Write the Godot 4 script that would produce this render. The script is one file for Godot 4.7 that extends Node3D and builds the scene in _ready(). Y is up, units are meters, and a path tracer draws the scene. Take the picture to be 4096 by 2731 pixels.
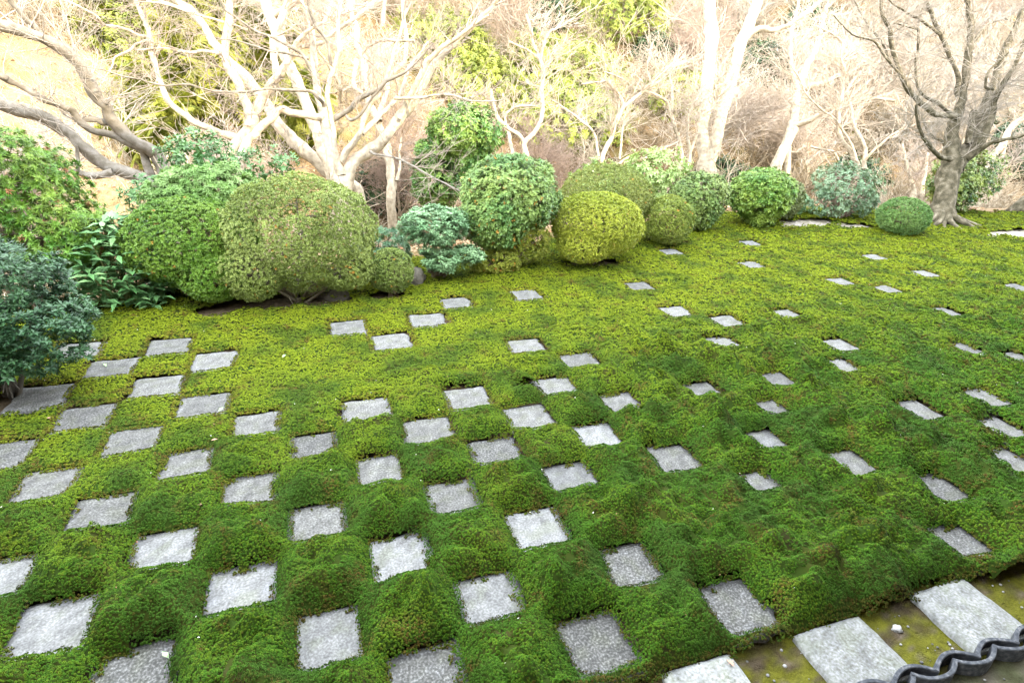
extends Node3D
# Checkerboard moss and stone garden in the shade of a temple hall, a sunlit wooded slope behind it. Metres, y up; x runs along the hall, z towards it.

const CELL := 0.42
var M := {}
var taken := {}
var rng := RandomNumberGenerator.new()
var n_big := FastNoiseLite.new()
var n_fine := FastNoiseLite.new()
var cam_pos := Vector3(-1.1572, 2.6077, 4.3373)
var cam_rot := Vector3(-0.42977, -0.34173, 0.04959)
var cam_basis := Basis.from_euler(cam_rot)

# ------------------------------------------------------------------ mesh helpers
class Geo:
	var v := PackedVector3Array()
	var n := PackedVector3Array()
	var c := PackedColorArray()
	var i := PackedInt32Array()

	func vert(p: Vector3, nn: Vector3, col: Color) -> int:
		v.push_back(p); n.push_back(nn); c.push_back(col)
		return v.size() - 1

	func tri(a: Vector3, b: Vector3, d: Vector3, col: Color) -> void:
		var nn := (d - a).cross(b - a).normalized()
		var k := vert(a, nn, col); vert(b, nn, col); vert(d, nn, col)
		i.push_back(k); i.push_back(k + 1); i.push_back(k + 2)

	func tri3(a: Vector3, b: Vector3, d: Vector3, nn: Vector3, ca: Color, cb: Color, cd: Color) -> void:
		var k := vert(a, nn, ca); vert(b, nn, cb); vert(d, nn, cd)
		i.push_back(k); i.push_back(k + 1); i.push_back(k + 2)

	func quad(a: Vector3, b: Vector3, d: Vector3, e: Vector3, col: Color) -> void:
		tri(a, b, d, col); tri(a, d, e, col)

	func box(lo: Vector3, hi: Vector3, col := Color.WHITE) -> void:
		var p := []
		for k in 8:
			p.append(Vector3(hi.x if k & 1 else lo.x, hi.y if k & 2 else lo.y, hi.z if k & 4 else lo.z))
		for f in [[0, 2, 3, 1], [4, 5, 7, 6], [0, 4, 6, 2], [1, 3, 7, 5], [2, 6, 7, 3], [0, 1, 5, 4]]:
			quad(p[f[0]], p[f[1]], p[f[2]], p[f[3]], col)

	func tube(pts: PackedVector3Array, rad: PackedFloat32Array, sides: int, col: Color, cap := false, rough := 0.0) -> void:
		var count := pts.size()
		var first := v.size()
		var side := Vector3(0.31, 0.17, 0.93)
		for a in count:
			var dir := (pts[mini(a + 1, count - 1)] - pts[maxi(a - 1, 0)]).normalized()
			if absf(dir.dot(side)) > 0.97:
				side = Vector3(0.9, 0.1, 0.2)
			side = (side - dir * side.dot(dir)).normalized()
			var up := dir.cross(side)
			for s in sides:
				var ang := TAU * s / sides
				var o := side * cos(ang) + up * sin(ang)
				var r := rad[a]
				if rough > 0.0:
					r *= 1.0 + rough * (sin(ang * 3.0 + a * 0.8 + pts[a].x * 5.0) * 0.5 + sin(ang * 2.0 - a * 0.55 + pts[a].z * 3.0) * 0.5)
				v.push_back(pts[a] + o * r); n.push_back(o); c.push_back(col)
		for a in count - 1:
			for s in sides:
				var p0 := first + a * sides + s
				var p1 := first + a * sides + (s + 1) % sides
				i.push_back(p0); i.push_back(p1); i.push_back(p0 + sides)
				i.push_back(p1); i.push_back(p1 + sides); i.push_back(p0 + sides)
		if cap:
			var last := first + (count - 1) * sides
			var dir2 := (pts[count - 1] - pts[count - 2]).normalized()
			var mid := vert(pts[count - 1] + dir2 * rad[count - 1] * 0.06, dir2, col)
			for s in sides:
				var a2 := vert(v[last + s], dir2, col)
				var b2 := vert(v[last + (s + 1) % sides], dir2, col)
				i.push_back(a2); i.push_back(b2); i.push_back(mid)

	func mesh() -> ArrayMesh:
		for t in range(0, i.size(), 3):   # wind every face to agree with its normals
			var a := i[t]
			var b := i[t + 1]
			var d := i[t + 2]
			if (v[d] - v[a]).cross(v[b] - v[a]).dot(n[a] + n[b] + n[d]) < 0.0:
				i[t + 1] = d
				i[t + 2] = b
		var arr := []
		arr.resize(Mesh.ARRAY_MAX)
		arr[Mesh.ARRAY_VERTEX] = v; arr[Mesh.ARRAY_NORMAL] = n; arr[Mesh.ARRAY_COLOR] = c; arr[Mesh.ARRAY_INDEX] = i
		var m := ArrayMesh.new()
		m.add_surface_from_arrays(Mesh.PRIMITIVE_TRIANGLES, arr)
		return m

func numbered(called: String) -> String:
	var k: int = taken.get(called, 0)
	taken[called] = k + 1
	return called if k == 0 else "%s_%03d" % [called, k]

func thing(called: String, label: String, category: String, at := Vector3.ZERO, group := "") -> Node3D:
	var o := Node3D.new()
	o.name = numbered(called)
	add_child(o)
	o.position = at
	tag(o, label, category, group)
	return o

func tag(o: Node3D, label: String, category := "", group := "", kind := "") -> void:
	if label: o.set_meta("label", label)
	if category: o.set_meta("category", category)
	if group: o.set_meta("group", group)
	if kind: o.set_meta("kind", kind)

func put(called: String, m: Mesh, mat: Material, parent: Node = null) -> MeshInstance3D:
	var o := MeshInstance3D.new()
	o.mesh = m
	o.material_override = mat
	o.name = called if parent else numbered(called)
	(parent if parent else self).add_child(o, true)
	return o

func scatter(called: String, m: Mesh, mat: Material, where: Array, tint: PackedColorArray, parent: Node = null) -> MultiMeshInstance3D:
	var mm := MultiMesh.new()
	mm.transform_format = MultiMesh.TRANSFORM_3D
	mm.use_colors = true
	mm.mesh = m
	mm.instance_count = where.size()
	for k in where.size():
		mm.set_instance_transform(k, where[k])
		mm.set_instance_color(k, tint[k])
	var o := MultiMeshInstance3D.new()
	o.multimesh = mm
	o.material_override = mat
	o.name = called if parent else numbered(called)
	o.set_meta("kind", "stuff")
	(parent if parent else self).add_child(o, true)
	return o

# ------------------------------------------------------------------ textures and materials
func noise_texture(size: int, seed_: int, freq: float, ramp: Array, octaves := 5, cells := 0.0) -> ImageTexture:
	var a := FastNoiseLite.new()
	a.seed = seed_; a.frequency = freq; a.fractal_octaves = octaves
	a.noise_type = FastNoiseLite.TYPE_SIMPLEX_SMOOTH
	var b := FastNoiseLite.new()
	b.seed = seed_ + 7; b.frequency = freq * 9.0; b.fractal_octaves = 3
	var ia := a.get_seamless_image(size, size)
	var ib := b.get_seamless_image(size, size)
	var im := Image.create(size, size, false, Image.FORMAT_RGB8)
	for y in size:
		for x in size:
			var t := clampf((ia.get_pixel(x, y).r * (1.0 - cells) + ib.get_pixel(x, y).r * cells - 0.5) * 1.7 + 0.5, 0.0, 0.9999)
			t *= ramp.size() - 1
			var k := int(t)
			var col: Color = (ramp[k] as Color).lerp(ramp[k + 1], t - k)
			im.set_pixel(x, y, col.linear_to_srgb())
	im.generate_mipmaps()
	return ImageTexture.create_from_image(im)

func plain(rough: float, spec := 0.5) -> StandardMaterial3D:
	var m := StandardMaterial3D.new()
	m.vertex_color_use_as_albedo = true
	m.roughness = rough
	m.metallic_specular = spec
	return m

func triplanar(m: StandardMaterial3D, t: Texture2D, per_metre: float) -> StandardMaterial3D:
	m.albedo_texture = t
	m.uv1_triplanar = true
	m.uv1_world_triplanar = true
	m.uv1_scale = Vector3.ONE * per_metre
	return m

func relief(m: StandardMaterial3D, t: Texture2D, cm: float) -> StandardMaterial3D:
	m.heightmap_enabled = true
	m.heightmap_texture = t
	m.heightmap_scale = cm
	return m

func leafy(rough: float, light: Color) -> StandardMaterial3D:
	var m := plain(rough, 0.5)
	m.backlight_enabled = true
	m.backlight = light
	return m

func make_materials() -> void:
	M.moss = leafy(0.85, Color(0.35, 0.4, 0.1))
	M.moss.metallic_specular = 0.25
	M.moss_bed = plain(0.95, 0.2)
	var stone_tone := [Color(0.05, 0.05, 0.045), Color(0.088, 0.087, 0.08), Color(0.12, 0.12, 0.113), Color(0.18, 0.18, 0.175), Color(0.36, 0.36, 0.355)]
	var stone_dark := [Color(0.03, 0.03, 0.027), Color(0.058, 0.058, 0.053), Color(0.085, 0.085, 0.08), Color(0.15, 0.15, 0.146), Color(0.34, 0.34, 0.335)]
	var stone_pale := [Color(0.075, 0.075, 0.070), Color(0.128, 0.128, 0.125), Color(0.167, 0.169, 0.167), Color(0.216, 0.220, 0.220), Color(0.317, 0.324, 0.326)]
	var grit := noise_texture(512, 91, 0.1, [Color.BLACK, Color.WHITE], 4, 0.5)
	var k := 0
	for ramp in [stone_tone, stone_dark, stone_pale]:
		var m := triplanar(plain(0.88, 0.35), noise_texture(512, 11 + k * 5, 0.07, ramp, 6, 0.45), 1.5)
		M["stone%d" % k] = relief(m, grit, 0.12)
		k += 1
	M.slab = relief(triplanar(plain(0.85, 0.35), noise_texture(512, 71, 0.055, [Color(0.1, 0.102, 0.085), Color(0.17, 0.175, 0.155), Color(0.215, 0.222, 0.215), Color(0.265, 0.275, 0.28), Color(0.38, 0.395, 0.41)], 4, 0.35), 1.6), grit, 0.2)
	var bark_h := noise_texture(256, 51, 0.03, [Color.BLACK, Color.WHITE], 5, 0.35)
	M.bark = relief(triplanar(plain(0.9, 0.3), noise_texture(512, 31, 0.016, [Color(0.197, 0.163, 0.115), Color(0.335, 0.278, 0.196), Color(0.452, 0.384, 0.275), Color(0.541, 0.470, 0.355)], 5, 0.3), 0.9), bark_h, 0.9)
	M.bark_shaded = relief(triplanar(plain(0.9, 0.3), noise_texture(512, 32, 0.016, [Color(0.09, 0.075, 0.05), Color(0.145, 0.125, 0.095), Color(0.2, 0.178, 0.145), Color(0.27, 0.245, 0.21)], 5, 0.3), 0.9), bark_h, 0.5)  # grey-brown bark, darkened so that part shade is painted into the colour
	M.bark_dark = relief(triplanar(plain(0.9, 0.3), noise_texture(512, 33, 0.016, [Color(0.026, 0.025, 0.012), Color(0.065, 0.056, 0.033), Color(0.15, 0.126, 0.084), Color(0.29, 0.255, 0.19)], 5, 0.3), 0.8), bark_h, 1.0)
	M.twig = plain(0.9, 0.2)
	M.soil = relief(triplanar(plain(0.95, 0.2), noise_texture(512, 41, 0.02, [Color(0.4, 0.36, 0.3), Color(0.7, 0.66, 0.6), Color(1, 0.95, 0.88)], 5, 0.45), 1.1), bark_h, 1.2)
	M.litter = relief(triplanar(plain(0.95, 0.2), noise_texture(512, 43, 0.012, [Color(0.3, 0.27, 0.2), Color(0.6, 0.52, 0.42), Color(0.9, 0.83, 0.72), Color(1, 0.97, 0.92)], 5, 0.5), 0.3), bark_h, 6.0)
	M.tile = relief(triplanar(plain(0.85, 0.3), noise_texture(256, 61, 0.05, [Color(0.022, 0.025, 0.029), Color(0.04, 0.044, 0.05), Color(0.065, 0.07, 0.077), Color(0.15, 0.148, 0.145)], 5, 0.3), 2.2), grit, 0.2)
	M.rock = relief(triplanar(plain(0.9, 0.3), noise_texture(256, 62, 0.02, [Color(0.04, 0.036, 0.026), Color(0.09, 0.08, 0.06), Color(0.16, 0.145, 0.115)], 5, 0.3), 1.2), bark_h, 2.0)
	M.wood = relief(triplanar(plain(0.8, 0.3), noise_texture(256, 63, 0.02, [Color(0.1, 0.065, 0.04), Color(0.17, 0.115, 0.075), Color(0.24, 0.17, 0.11)], 5, 0.3), 1.0), bark_h, 0.3)
	M.plaster = plain(0.9, 0.3)
	M.leaf_small = leafy(0.55, Color(0.3, 0.34, 0.1))
	M.leaf_gloss = leafy(0.42, Color(0.25, 0.3, 0.1))
	M.leaf_gloss.metallic_specular = 0.4
	M.leaf_soft = leafy(0.6, Color(0.45, 0.5, 0.16))
	M.straw = leafy(0.9, Color(0.3, 0.28, 0.2))

# ------------------------------------------------------------------ the lie of the land
const EDGE := [[-40.0, 2.0], [-10.0, -1.3], [-5.0, -2.5], [-3.5, -3.15], [-2.0, -3.75], [0.0, -4.1], [1.5, -4.4], [3.5, -5.25], [5.5, -5.9], [7.0, -6.2], [9.5, -6.6], [12.0, -5.9], [14.0, -5.5], [18.0, -5.3], [90.0, -5.0]]

func edge(x: float) -> float:
	for k in EDGE.size() - 1:
		if x < EDGE[k + 1][0]:
			return lerpf(EDGE[k][1], EDGE[k + 1][1], clampf((x - EDGE[k][0]) / (EDGE[k + 1][0] - EDGE[k][0]), 0.0, 1.0))
	return -5.0

func beyond(x: float, d: float) -> float:   # height of the wooded slope d metres behind the garden's edge
	var y := -0.04 - 1.9 * smoothstep(0.2, 5.5, d) + 0.6 * maxf(0.0, d - 6.0) - 0.6 * 0.9 * (1.0 - exp(-maxf(0.0, d - 6.0) / 0.9))
	y += n_big.get_noise_2d(x * 0.7, d * 0.7) * 0.8 * smoothstep(1.5, 9.0, d) + n_fine.get_noise_2d(x * 3.0, d * 3.0) * 0.18 * smoothstep(0.0, 3.0, d)
	return y

func ground_y(x: float, z: float) -> float:
	var d := edge(x) - z
	return beyond(x, d) if d > 0.0 else -0.04

func make_ground() -> void:
	var g := Geo.new()
	var cols := 190
	var ds := PackedFloat32Array()
	var d := 0.0
	while d < 75.0:
		ds.push_back(d)
		d += 0.25 + d * 0.018
	for r in ds.size():
		for k in cols + 1:
			var x := -42.0 + 110.0 * k / cols
			var e := edge(x)
			var p := Vector3(x, beyond(x, ds[r]), e - ds[r])
			var q := n_big.get_noise_2d(x * 1.3 + 40.0, ds[r] * 1.5)
			var straw := smoothstep(4.0, -1.0, x + q * 3.0)
			var col := Color(0.21, 0.16, 0.1).lerp(Color(0.13, 0.09, 0.05), clampf(0.5 + q, 0.0, 1.0)).lerp(Color(0.36, 0.29, 0.18).lerp(Color(0.27, 0.2, 0.115), clampf(0.5 + q * 1.5, 0.0, 1.0)), straw)
			col = col.lerp(Color(0.13, 0.15, 0.04), clampf(n_fine.get_noise_2d(x * 1.6 - 31.0, ds[r] * 1.6) * 2.4 - 0.5, 0.0, 0.8))
			g.vert(p, Vector3.UP, col)
	grid_normals(g, ds.size(), cols + 1)
	tag(put("hillside", g.mesh(), M.litter), "dry leaf strewn slope rising beyond the garden edge", "", "", "structure")
	# the garden's soil, from its edge to behind the hall
	g = Geo.new()
	var rows := 60
	for r in rows + 1:
		for k in 221:
			var x := -42.0 + 110.0 * k / 220
			var e := edge(x)
			var t := float(r) / rows
			var z := lerpf(e, 30.0, t * t)
			var q := n_fine.get_noise_2d(x * 4.0, z * 4.0)
			g.vert(Vector3(x, -0.04, z), Vector3.UP, Color(0.075, 0.055, 0.035).lerp(Color(0.15, 0.12, 0.08), clampf(0.5 + q, 0.0, 1.0)))
	grid_normals(g, rows + 1, 221, true)
	tag(put("garden_soil", g.mesh(), M.soil), "brown garden soil under the moss and shrubs", "", "", "structure")

func grid_normals(g: Geo, rows: int, cols: int, flip := false) -> void:
	for r in rows:
		for k in cols:
			var a := g.v[r * cols + maxi(k - 1, 0)]
			var b := g.v[r * cols + mini(k + 1, cols - 1)]
			var e := g.v[maxi(r - 1, 0) * cols + k]
			var f := g.v[mini(r + 1, rows - 1) * cols + k]
			var nn := (b - a).cross(f - e).normalized()
			g.n[r * cols + k] = nn if nn.y > 0.0 else -nn
	for r in rows - 1:
		for k in cols - 1:
			var p := r * cols + k
			for t in ([p, p + 1, p + cols, p + 1, p + cols + 1, p + cols] if flip else [p, p + cols, p + 1, p + 1, p + cols, p + cols + 1]):
				g.i.push_back(t)

# ------------------------------------------------------------------ stones and moss
# x, z in cells of the checkerboard, tone (0 grey, 1 dark speckled, 2 pale), then the words that single the stone out
const STONES := [
	[-6.08, -3.95, 0, "grey stone, second from the left in the eleventh row behind the granite slabs", 0.0],
	[-7.04, -3.05, 0, "grey stone, first from the left in the tenth row behind the granite slabs", 0.0],
	[-5.03, -2.97, 0, "grey stone, second from the left in the tenth row behind the granite slabs", 0.0],
	[-6.00, -2.00, 0, "grey stone, second from the left in the ninth row behind the granite slabs", 0.0],
	[-5.01, -0.97, 0, "grey stone, second from the left in the eighth row behind the granite slabs", 0.0],
	[-7.00, -1.02, 1, "dark speckled stone, first from the left in the eighth row behind the granite slabs", 0.0],
	[-4.02, 0.01, 0, "grey stone, third from the left in the seventh row behind the granite slabs", 0.0],
	[-2.01, -0.01, 0, "grey stone, fourth from the left in the seventh row behind the granite slabs", 0.36],
	[-6.00, 0.04, 0, "grey stone, second from the left in the seventh row behind the granite slabs", 0.0],
	[-5.02, 1.00, 0, "grey stone, second from the left in the sixth row behind the granite slabs", 0.0],
	[-3.02, 1.01, 1, "dark speckled stone, third from the left in the sixth row behind the granite slabs", 0.0],
	[-1.00, 1.01, 0, "grey stone, fourth from the left in the sixth row behind the granite slabs", 0.37],
	[0.01, 0.02, 0, "grey stone, fifth from the left in the seventh row behind the granite slabs", 0.385],
	[0.97, 1.03, 0, "grey stone, fifth from the left in the sixth row behind the granite slabs", 0.37],
	[1.97, 0.03, 0, "grey stone, sixth from the left in the seventh row behind the granite slabs", 0.0],
	[0.00, 1.99, 1, "dark speckled stone, fourth from the left in the fifth row behind the granite slabs", 0.36],
	[-2.01, 2.00, 0, "grey stone, third from the left in the fifth row behind the granite slabs", 0.0],
	[-1.01, 2.97, 0, "grey stone, fourth from the left in the fourth row behind the granite slabs", 0.0],
	[-4.02, 1.99, 0, "grey stone, second from the left in the fifth row behind the granite slabs", 0.0],
	[-6.98, 1.01, 0, "grey stone, first from the left in the sixth row behind the granite slabs", 0.0],
	[-6.01, 1.97, 0, "grey stone, first from the left in the fifth row behind the granite slabs", 0.0],
	[-5.01, 2.99, 2, "pale stone, second from the left in the fourth row behind the granite slabs", 0.0],
	[-3.02, 3.00, 0, "grey stone, third from the left in the fourth row behind the granite slabs", 0.0],
	[-2.01, 4.02, 2, "pale stone, third from the left in the third row behind the granite slabs", 0.0],
	[-4.00, 4.01, 2, "pale stone, second from the left in the third row behind the granite slabs", 0.0],
	[-6.03, 4.01, 2, "pale stone, first from the left in the third row behind the granite slabs", 0.0],
	[-3.00, 5.04, 2, "pale stone, second from the left in the second row behind the granite slabs", 0.0],
	[-1.01, 5.01, 2, "pale stone, third from the left in the second row behind the granite slabs", 0.0],
	[0.02, 4.00, 2, "pale stone, fourth from the left in the third row behind the granite slabs", 0.0],
	[1.00, 2.98, 2, "pale stone, fifth from the left in the fourth row behind the granite slabs", 0.0],
	[1.98, 2.00, 2, "pale stone, fifth from the left in the fifth row behind the granite slabs", 0.0],
	[2.99, 1.01, 0, "grey stone, sixth from the left in the sixth row behind the granite slabs", 0.0],
	[2.99, -1.02, 0, "grey stone, third from the left in the eighth row behind the granite slabs", 0.0],
	[2.03, -2.07, 0, "grey stone, third from the left in the ninth row behind the granite slabs", 0.0],
	[-5.01, 4.98, 1, "dark speckled stone, first from the left in the second row behind the granite slabs", 0.0],
	[0.02, 6.03, 1, "dark speckled stone, second from the left in the first row behind the granite slabs", 0.0],
	[1.02, 5.01, 1, "dark speckled stone, fourth from the left in the second row behind the granite slabs", 0.0],
	[3.00, 2.98, 0, "grey stone, sixth from the left in the fourth row behind the granite slabs", 0.0],
	[-7.92, -4.14, 0, "grey stone, first from the left in the eleventh row behind the granite slabs", 0.0],
	[-8.01, -2.05, 1, "dark speckled stone, first from the left in the ninth row behind the granite slabs", 0.0],
	[-7.92, 0.00, 1, "dark speckled stone, first from the left in the seventh row behind the granite slabs", 0.0],
	[-6.93, 3.01, 2, "pale stone, first from the left in the fourth row behind the granite slabs", 0.0],
	[-2.04, -4.18, 0, "grey stone, third from the left in the eleventh row behind the granite slabs", 0.0],
	[-1.09, -3.12, 0, "grey stone, third from the left in the tenth row behind the granite slabs", 0.0],
	[0.01, -4.23, 0, "grey stone, fourth from the left in the eleventh row behind the granite slabs", 0.0],
	[1.05, -5.30, 0, "grey stone meeting its neighbour corner to corner, right of the largest azalea dome's foot", 0.0],
	[3.25, -5.51, 0, "grey stone alone on open moss below the low ragged azalea", 0.0],
	[7.13, -5.54, 0, "grey stone alone on open moss right of and below the yellow green dome", 0.0],
	[10.41, -8.93, 2, "pale stone just in front of the small round olive azalea", 0.0],
	[14.61, -9.52, 2, "farthest pale stone, in open moss below the round camellia", 0.0],
	[12.55, -6.86, 0, "small looking stone straight below the farthest pale stone", 0.0],
	[7.08, -3.30, 0, "grey stone, fourth from the left in the tenth row behind the granite slabs", 0.0],
	[8.13, -2.34, 0, "grey stone, fourth from the left in the ninth row behind the granite slabs", 0.0],
	[7.03, -1.09, 0, "grey stone, fourth from the left in the eighth row behind the granite slabs", 0.0],
	[4.99, 1.01, 0, "grey stone, seventh from the left in the sixth row behind the granite slabs", 0.0],
	[10.23, -2.39, 0, "grey stone, fifth from the left in the ninth row behind the granite slabs", 0.0],
	[7.00, 0.96, 0, "grey stone, eighth from the left in the sixth row behind the granite slabs", 0.29],
	[6.01, 1.96, 0, "grey stone, sixth from the left in the fifth row behind the granite slabs", 0.27],
	[5.01, 2.97, 2, "pale stone, seventh from the left in the fourth row behind the granite slabs", 0.28],
	[4.03, 3.94, 0, "grey stone, fifth from the left in the third row behind the granite slabs", 0.23],
	[14.43, -4.56, 0, "stone at the left of the close pair below the round blue green bush", 0.0],
	[15.40, -3.56, 0, "stone at the right of the close pair below the round blue green bush", 0.0],
	[18.39, -6.79, 0, "thin looking stone nearest the round blue green bush, sunk in moss", 0.0],
	[18.52, -4.66, 0, "far stone below the dark stained tree's trunk", 0.0],
	[15.44, -1.49, 0, "stone deep in a mossy hollow at the far right, below the dark stained tree", 0.0],
	[10.08, -0.25, 0, "grey stone, seventh from the left in the seventh row behind the granite slabs", 0.0],
	[9.09, 0.74, 0, "grey stone, ninth from the left in the sixth row behind the granite slabs", 0.0],
	[9.07, 2.85, 0, "grey stone, eighth from the left in the fourth row behind the granite slabs", 0.0],
	[13.26, 0.78, 0, "grey stone, tenth from the left in the sixth row behind the granite slabs", 0.0],
	[11.12, 2.84, 0, "grey stone, ninth from the left in the fourth row behind the granite slabs", 0.0],
	[10.14, 3.83, 0, "grey stone, seventh from the left in the third row behind the granite slabs", 0.0],
	[6.07, 3.96, 0, "grey stone, sixth from the left in the third row behind the granite slabs", 0.0],
	[7.04, 4.96, 1, "dark speckled stone, fifth from the left in the second row behind the granite slabs", 0.27],
	[9.10, 4.69, 0, "grey stone, sixth from the left in the second row behind the granite slabs", 0.0],
	[6.07, 5.98, 1, "dark speckled stone, fourth from the left in the first row behind the granite slabs", 0.27],
	[2.01, 6.03, 1, "dark speckled stone, third from the left in the first row behind the granite slabs", 0.0],
	[-2.00, 5.93, 1, "dark speckled stone, first from the left in the first row behind the granite slabs", 0.0],
	[20.56, -2.72, 0, "half visible far stone cut by the right edge, upper one", 0.0],
	[14.16, 1.52, 0, "grey stone, seventh from the left in the fifth row behind the granite slabs", 0.0],
]
const MX0 := -5.2
const MZ0 := -6.7
const STEP := 0.025
const MW := 1010
const MH := 384
var moss_h := PackedFloat32Array()
var stone_rects := []

func make_stone(w: float, h: float, seed_: int, pale_rim: float) -> ArrayMesh:
	var g := Geo.new()
	var r := RandomNumberGenerator.new()
	r.seed = seed_
	var nn := 12
	var off := r.randf() * 90.0
	var tone := r.randf_range(0.78, 1.2)
	var rowsize := nn + 3
	for a in nn + 3:
		for b in nn + 3:
			var u := clampf((a - 1.0) / nn, 0.0, 1.0) * 2.0 - 1.0
			var t := clampf((b - 1.0) / nn, 0.0, 1.0) * 2.0 - 1.0
			var rim: bool = a == 0 or b == 0 or a == nn + 2 or b == nn + 2
			var e := maxf(absf(u), absf(t))
			var corner := 1.0 - 0.035 * pow(absf(u * t), 6.0)
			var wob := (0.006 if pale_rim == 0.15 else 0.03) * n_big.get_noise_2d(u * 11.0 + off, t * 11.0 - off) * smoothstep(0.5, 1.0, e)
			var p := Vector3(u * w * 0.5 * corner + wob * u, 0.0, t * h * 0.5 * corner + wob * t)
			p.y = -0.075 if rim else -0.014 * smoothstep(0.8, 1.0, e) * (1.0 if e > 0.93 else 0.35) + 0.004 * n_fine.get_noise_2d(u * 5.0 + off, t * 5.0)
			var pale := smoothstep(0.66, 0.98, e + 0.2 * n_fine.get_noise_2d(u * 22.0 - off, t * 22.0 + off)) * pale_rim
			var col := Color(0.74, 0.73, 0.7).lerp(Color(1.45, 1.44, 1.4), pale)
			var mott := tone * (1.0 + 0.55 * n_fine.get_noise_2d(u * 7.0 + off * 2.0, t * 7.0 + off))
			col = Color(col.r * mott, col.g * mott, col.b * mott)
			var film := clampf(n_big.get_noise_2d(u * 12.0 + off * 3.0, t * 12.0 - off) * 2.5 - 0.3, 0.0, 0.5) * 0.7
			col = col.lerp(Color(0.62, 0.66, 0.42) * tone, film)
			if rim: col = Color(0.6, 0.58, 0.52)
			g.vert(p, Vector3.UP, col)
	grid_normals(g, rowsize, rowsize, true)
	for a in rowsize:
		for b in rowsize:
			var o := Vector3(-1.0 if a <= 1 else 1.0 if a >= nn + 1 else 0.0, 0.0, -1.0 if b <= 1 else 1.0 if b >= nn + 1 else 0.0)
			if o == Vector3.ZERO: continue
			var rim: bool = a == 0 or b == 0 or a == nn + 2 or b == nn + 2
			g.n[a * rowsize + b] = (o.normalized() + Vector3(0, 0.15 if rim else 1.2, 0)).normalized()
	return g.mesh()

func make_stones() -> void:
	for k in STONES.size():
		var s = STONES[k]
		var r := RandomNumberGenerator.new()
		r.seed = 500 + k
		var w := r.randf_range(0.385, 0.41)
		var h := r.randf_range(0.385, 0.41)
		var at := Vector3(s[0] * CELL, r.randf_range(-0.004, 0.003), s[1] * CELL)
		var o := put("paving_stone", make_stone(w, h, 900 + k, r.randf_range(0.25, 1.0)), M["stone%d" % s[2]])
		o.position = at
		o.rotation = Vector3(r.randf_range(-0.012, 0.012), r.randf_range(-0.03, 0.03), r.randf_range(-0.012, 0.012))
		tag(o, s[3], "paving stone", "square stones of the moss checkerboard")
		# how much of it the moss leaves open
		var open := lerpf(0.39, 0.31, smoothstep(-2.4, 1.2, s[1]))
		open = minf(open, lerpf(0.345, 0.3, smoothstep(0.0, 5.0, s[1])) if s[0] > 0.5 else open)
		if s[0] > 5.0 and s[1] < -2.0: open = 0.36
		if s[4] > 0.0: open = s[4]
		stone_rects.append([at.x, at.z, open * 0.5 + r.randf_range(-0.012, 0.012), open * 0.5 + r.randf_range(-0.012, 0.012)])

func moss_edge_front(x: float) -> float:
	return 2.79 + 0.05 * n_fine.get_noise_2d(x * 9.0, 3.0) + 0.05 * smoothstep(2.3, 2.7, x)

const BARE := [[-1.75, -2.62, 0.55, 0.2], [-2.2, -2.5, 0.3, 0.16], [-1.2, -2.6, 0.5, 0.14], [2.7, -3.4, 0.45, 0.14], [8.5, -5.15, 0.8, 0.28], [9.35, -4.75, 0.55, 0.2], [12.4, -3.7, 0.75, 0.3], [-0.3, -2.6, 0.25, 0.1], [-3.5, -0.75, 0.32, 0.2], [-0.95, 0.02, 0.14, 0.05], [0.62, 0.02, 0.16, 0.05], [7.1, -4.95, 0.35, 0.12], [0.5, 0.42, 0.1, 0.06]]

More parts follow.
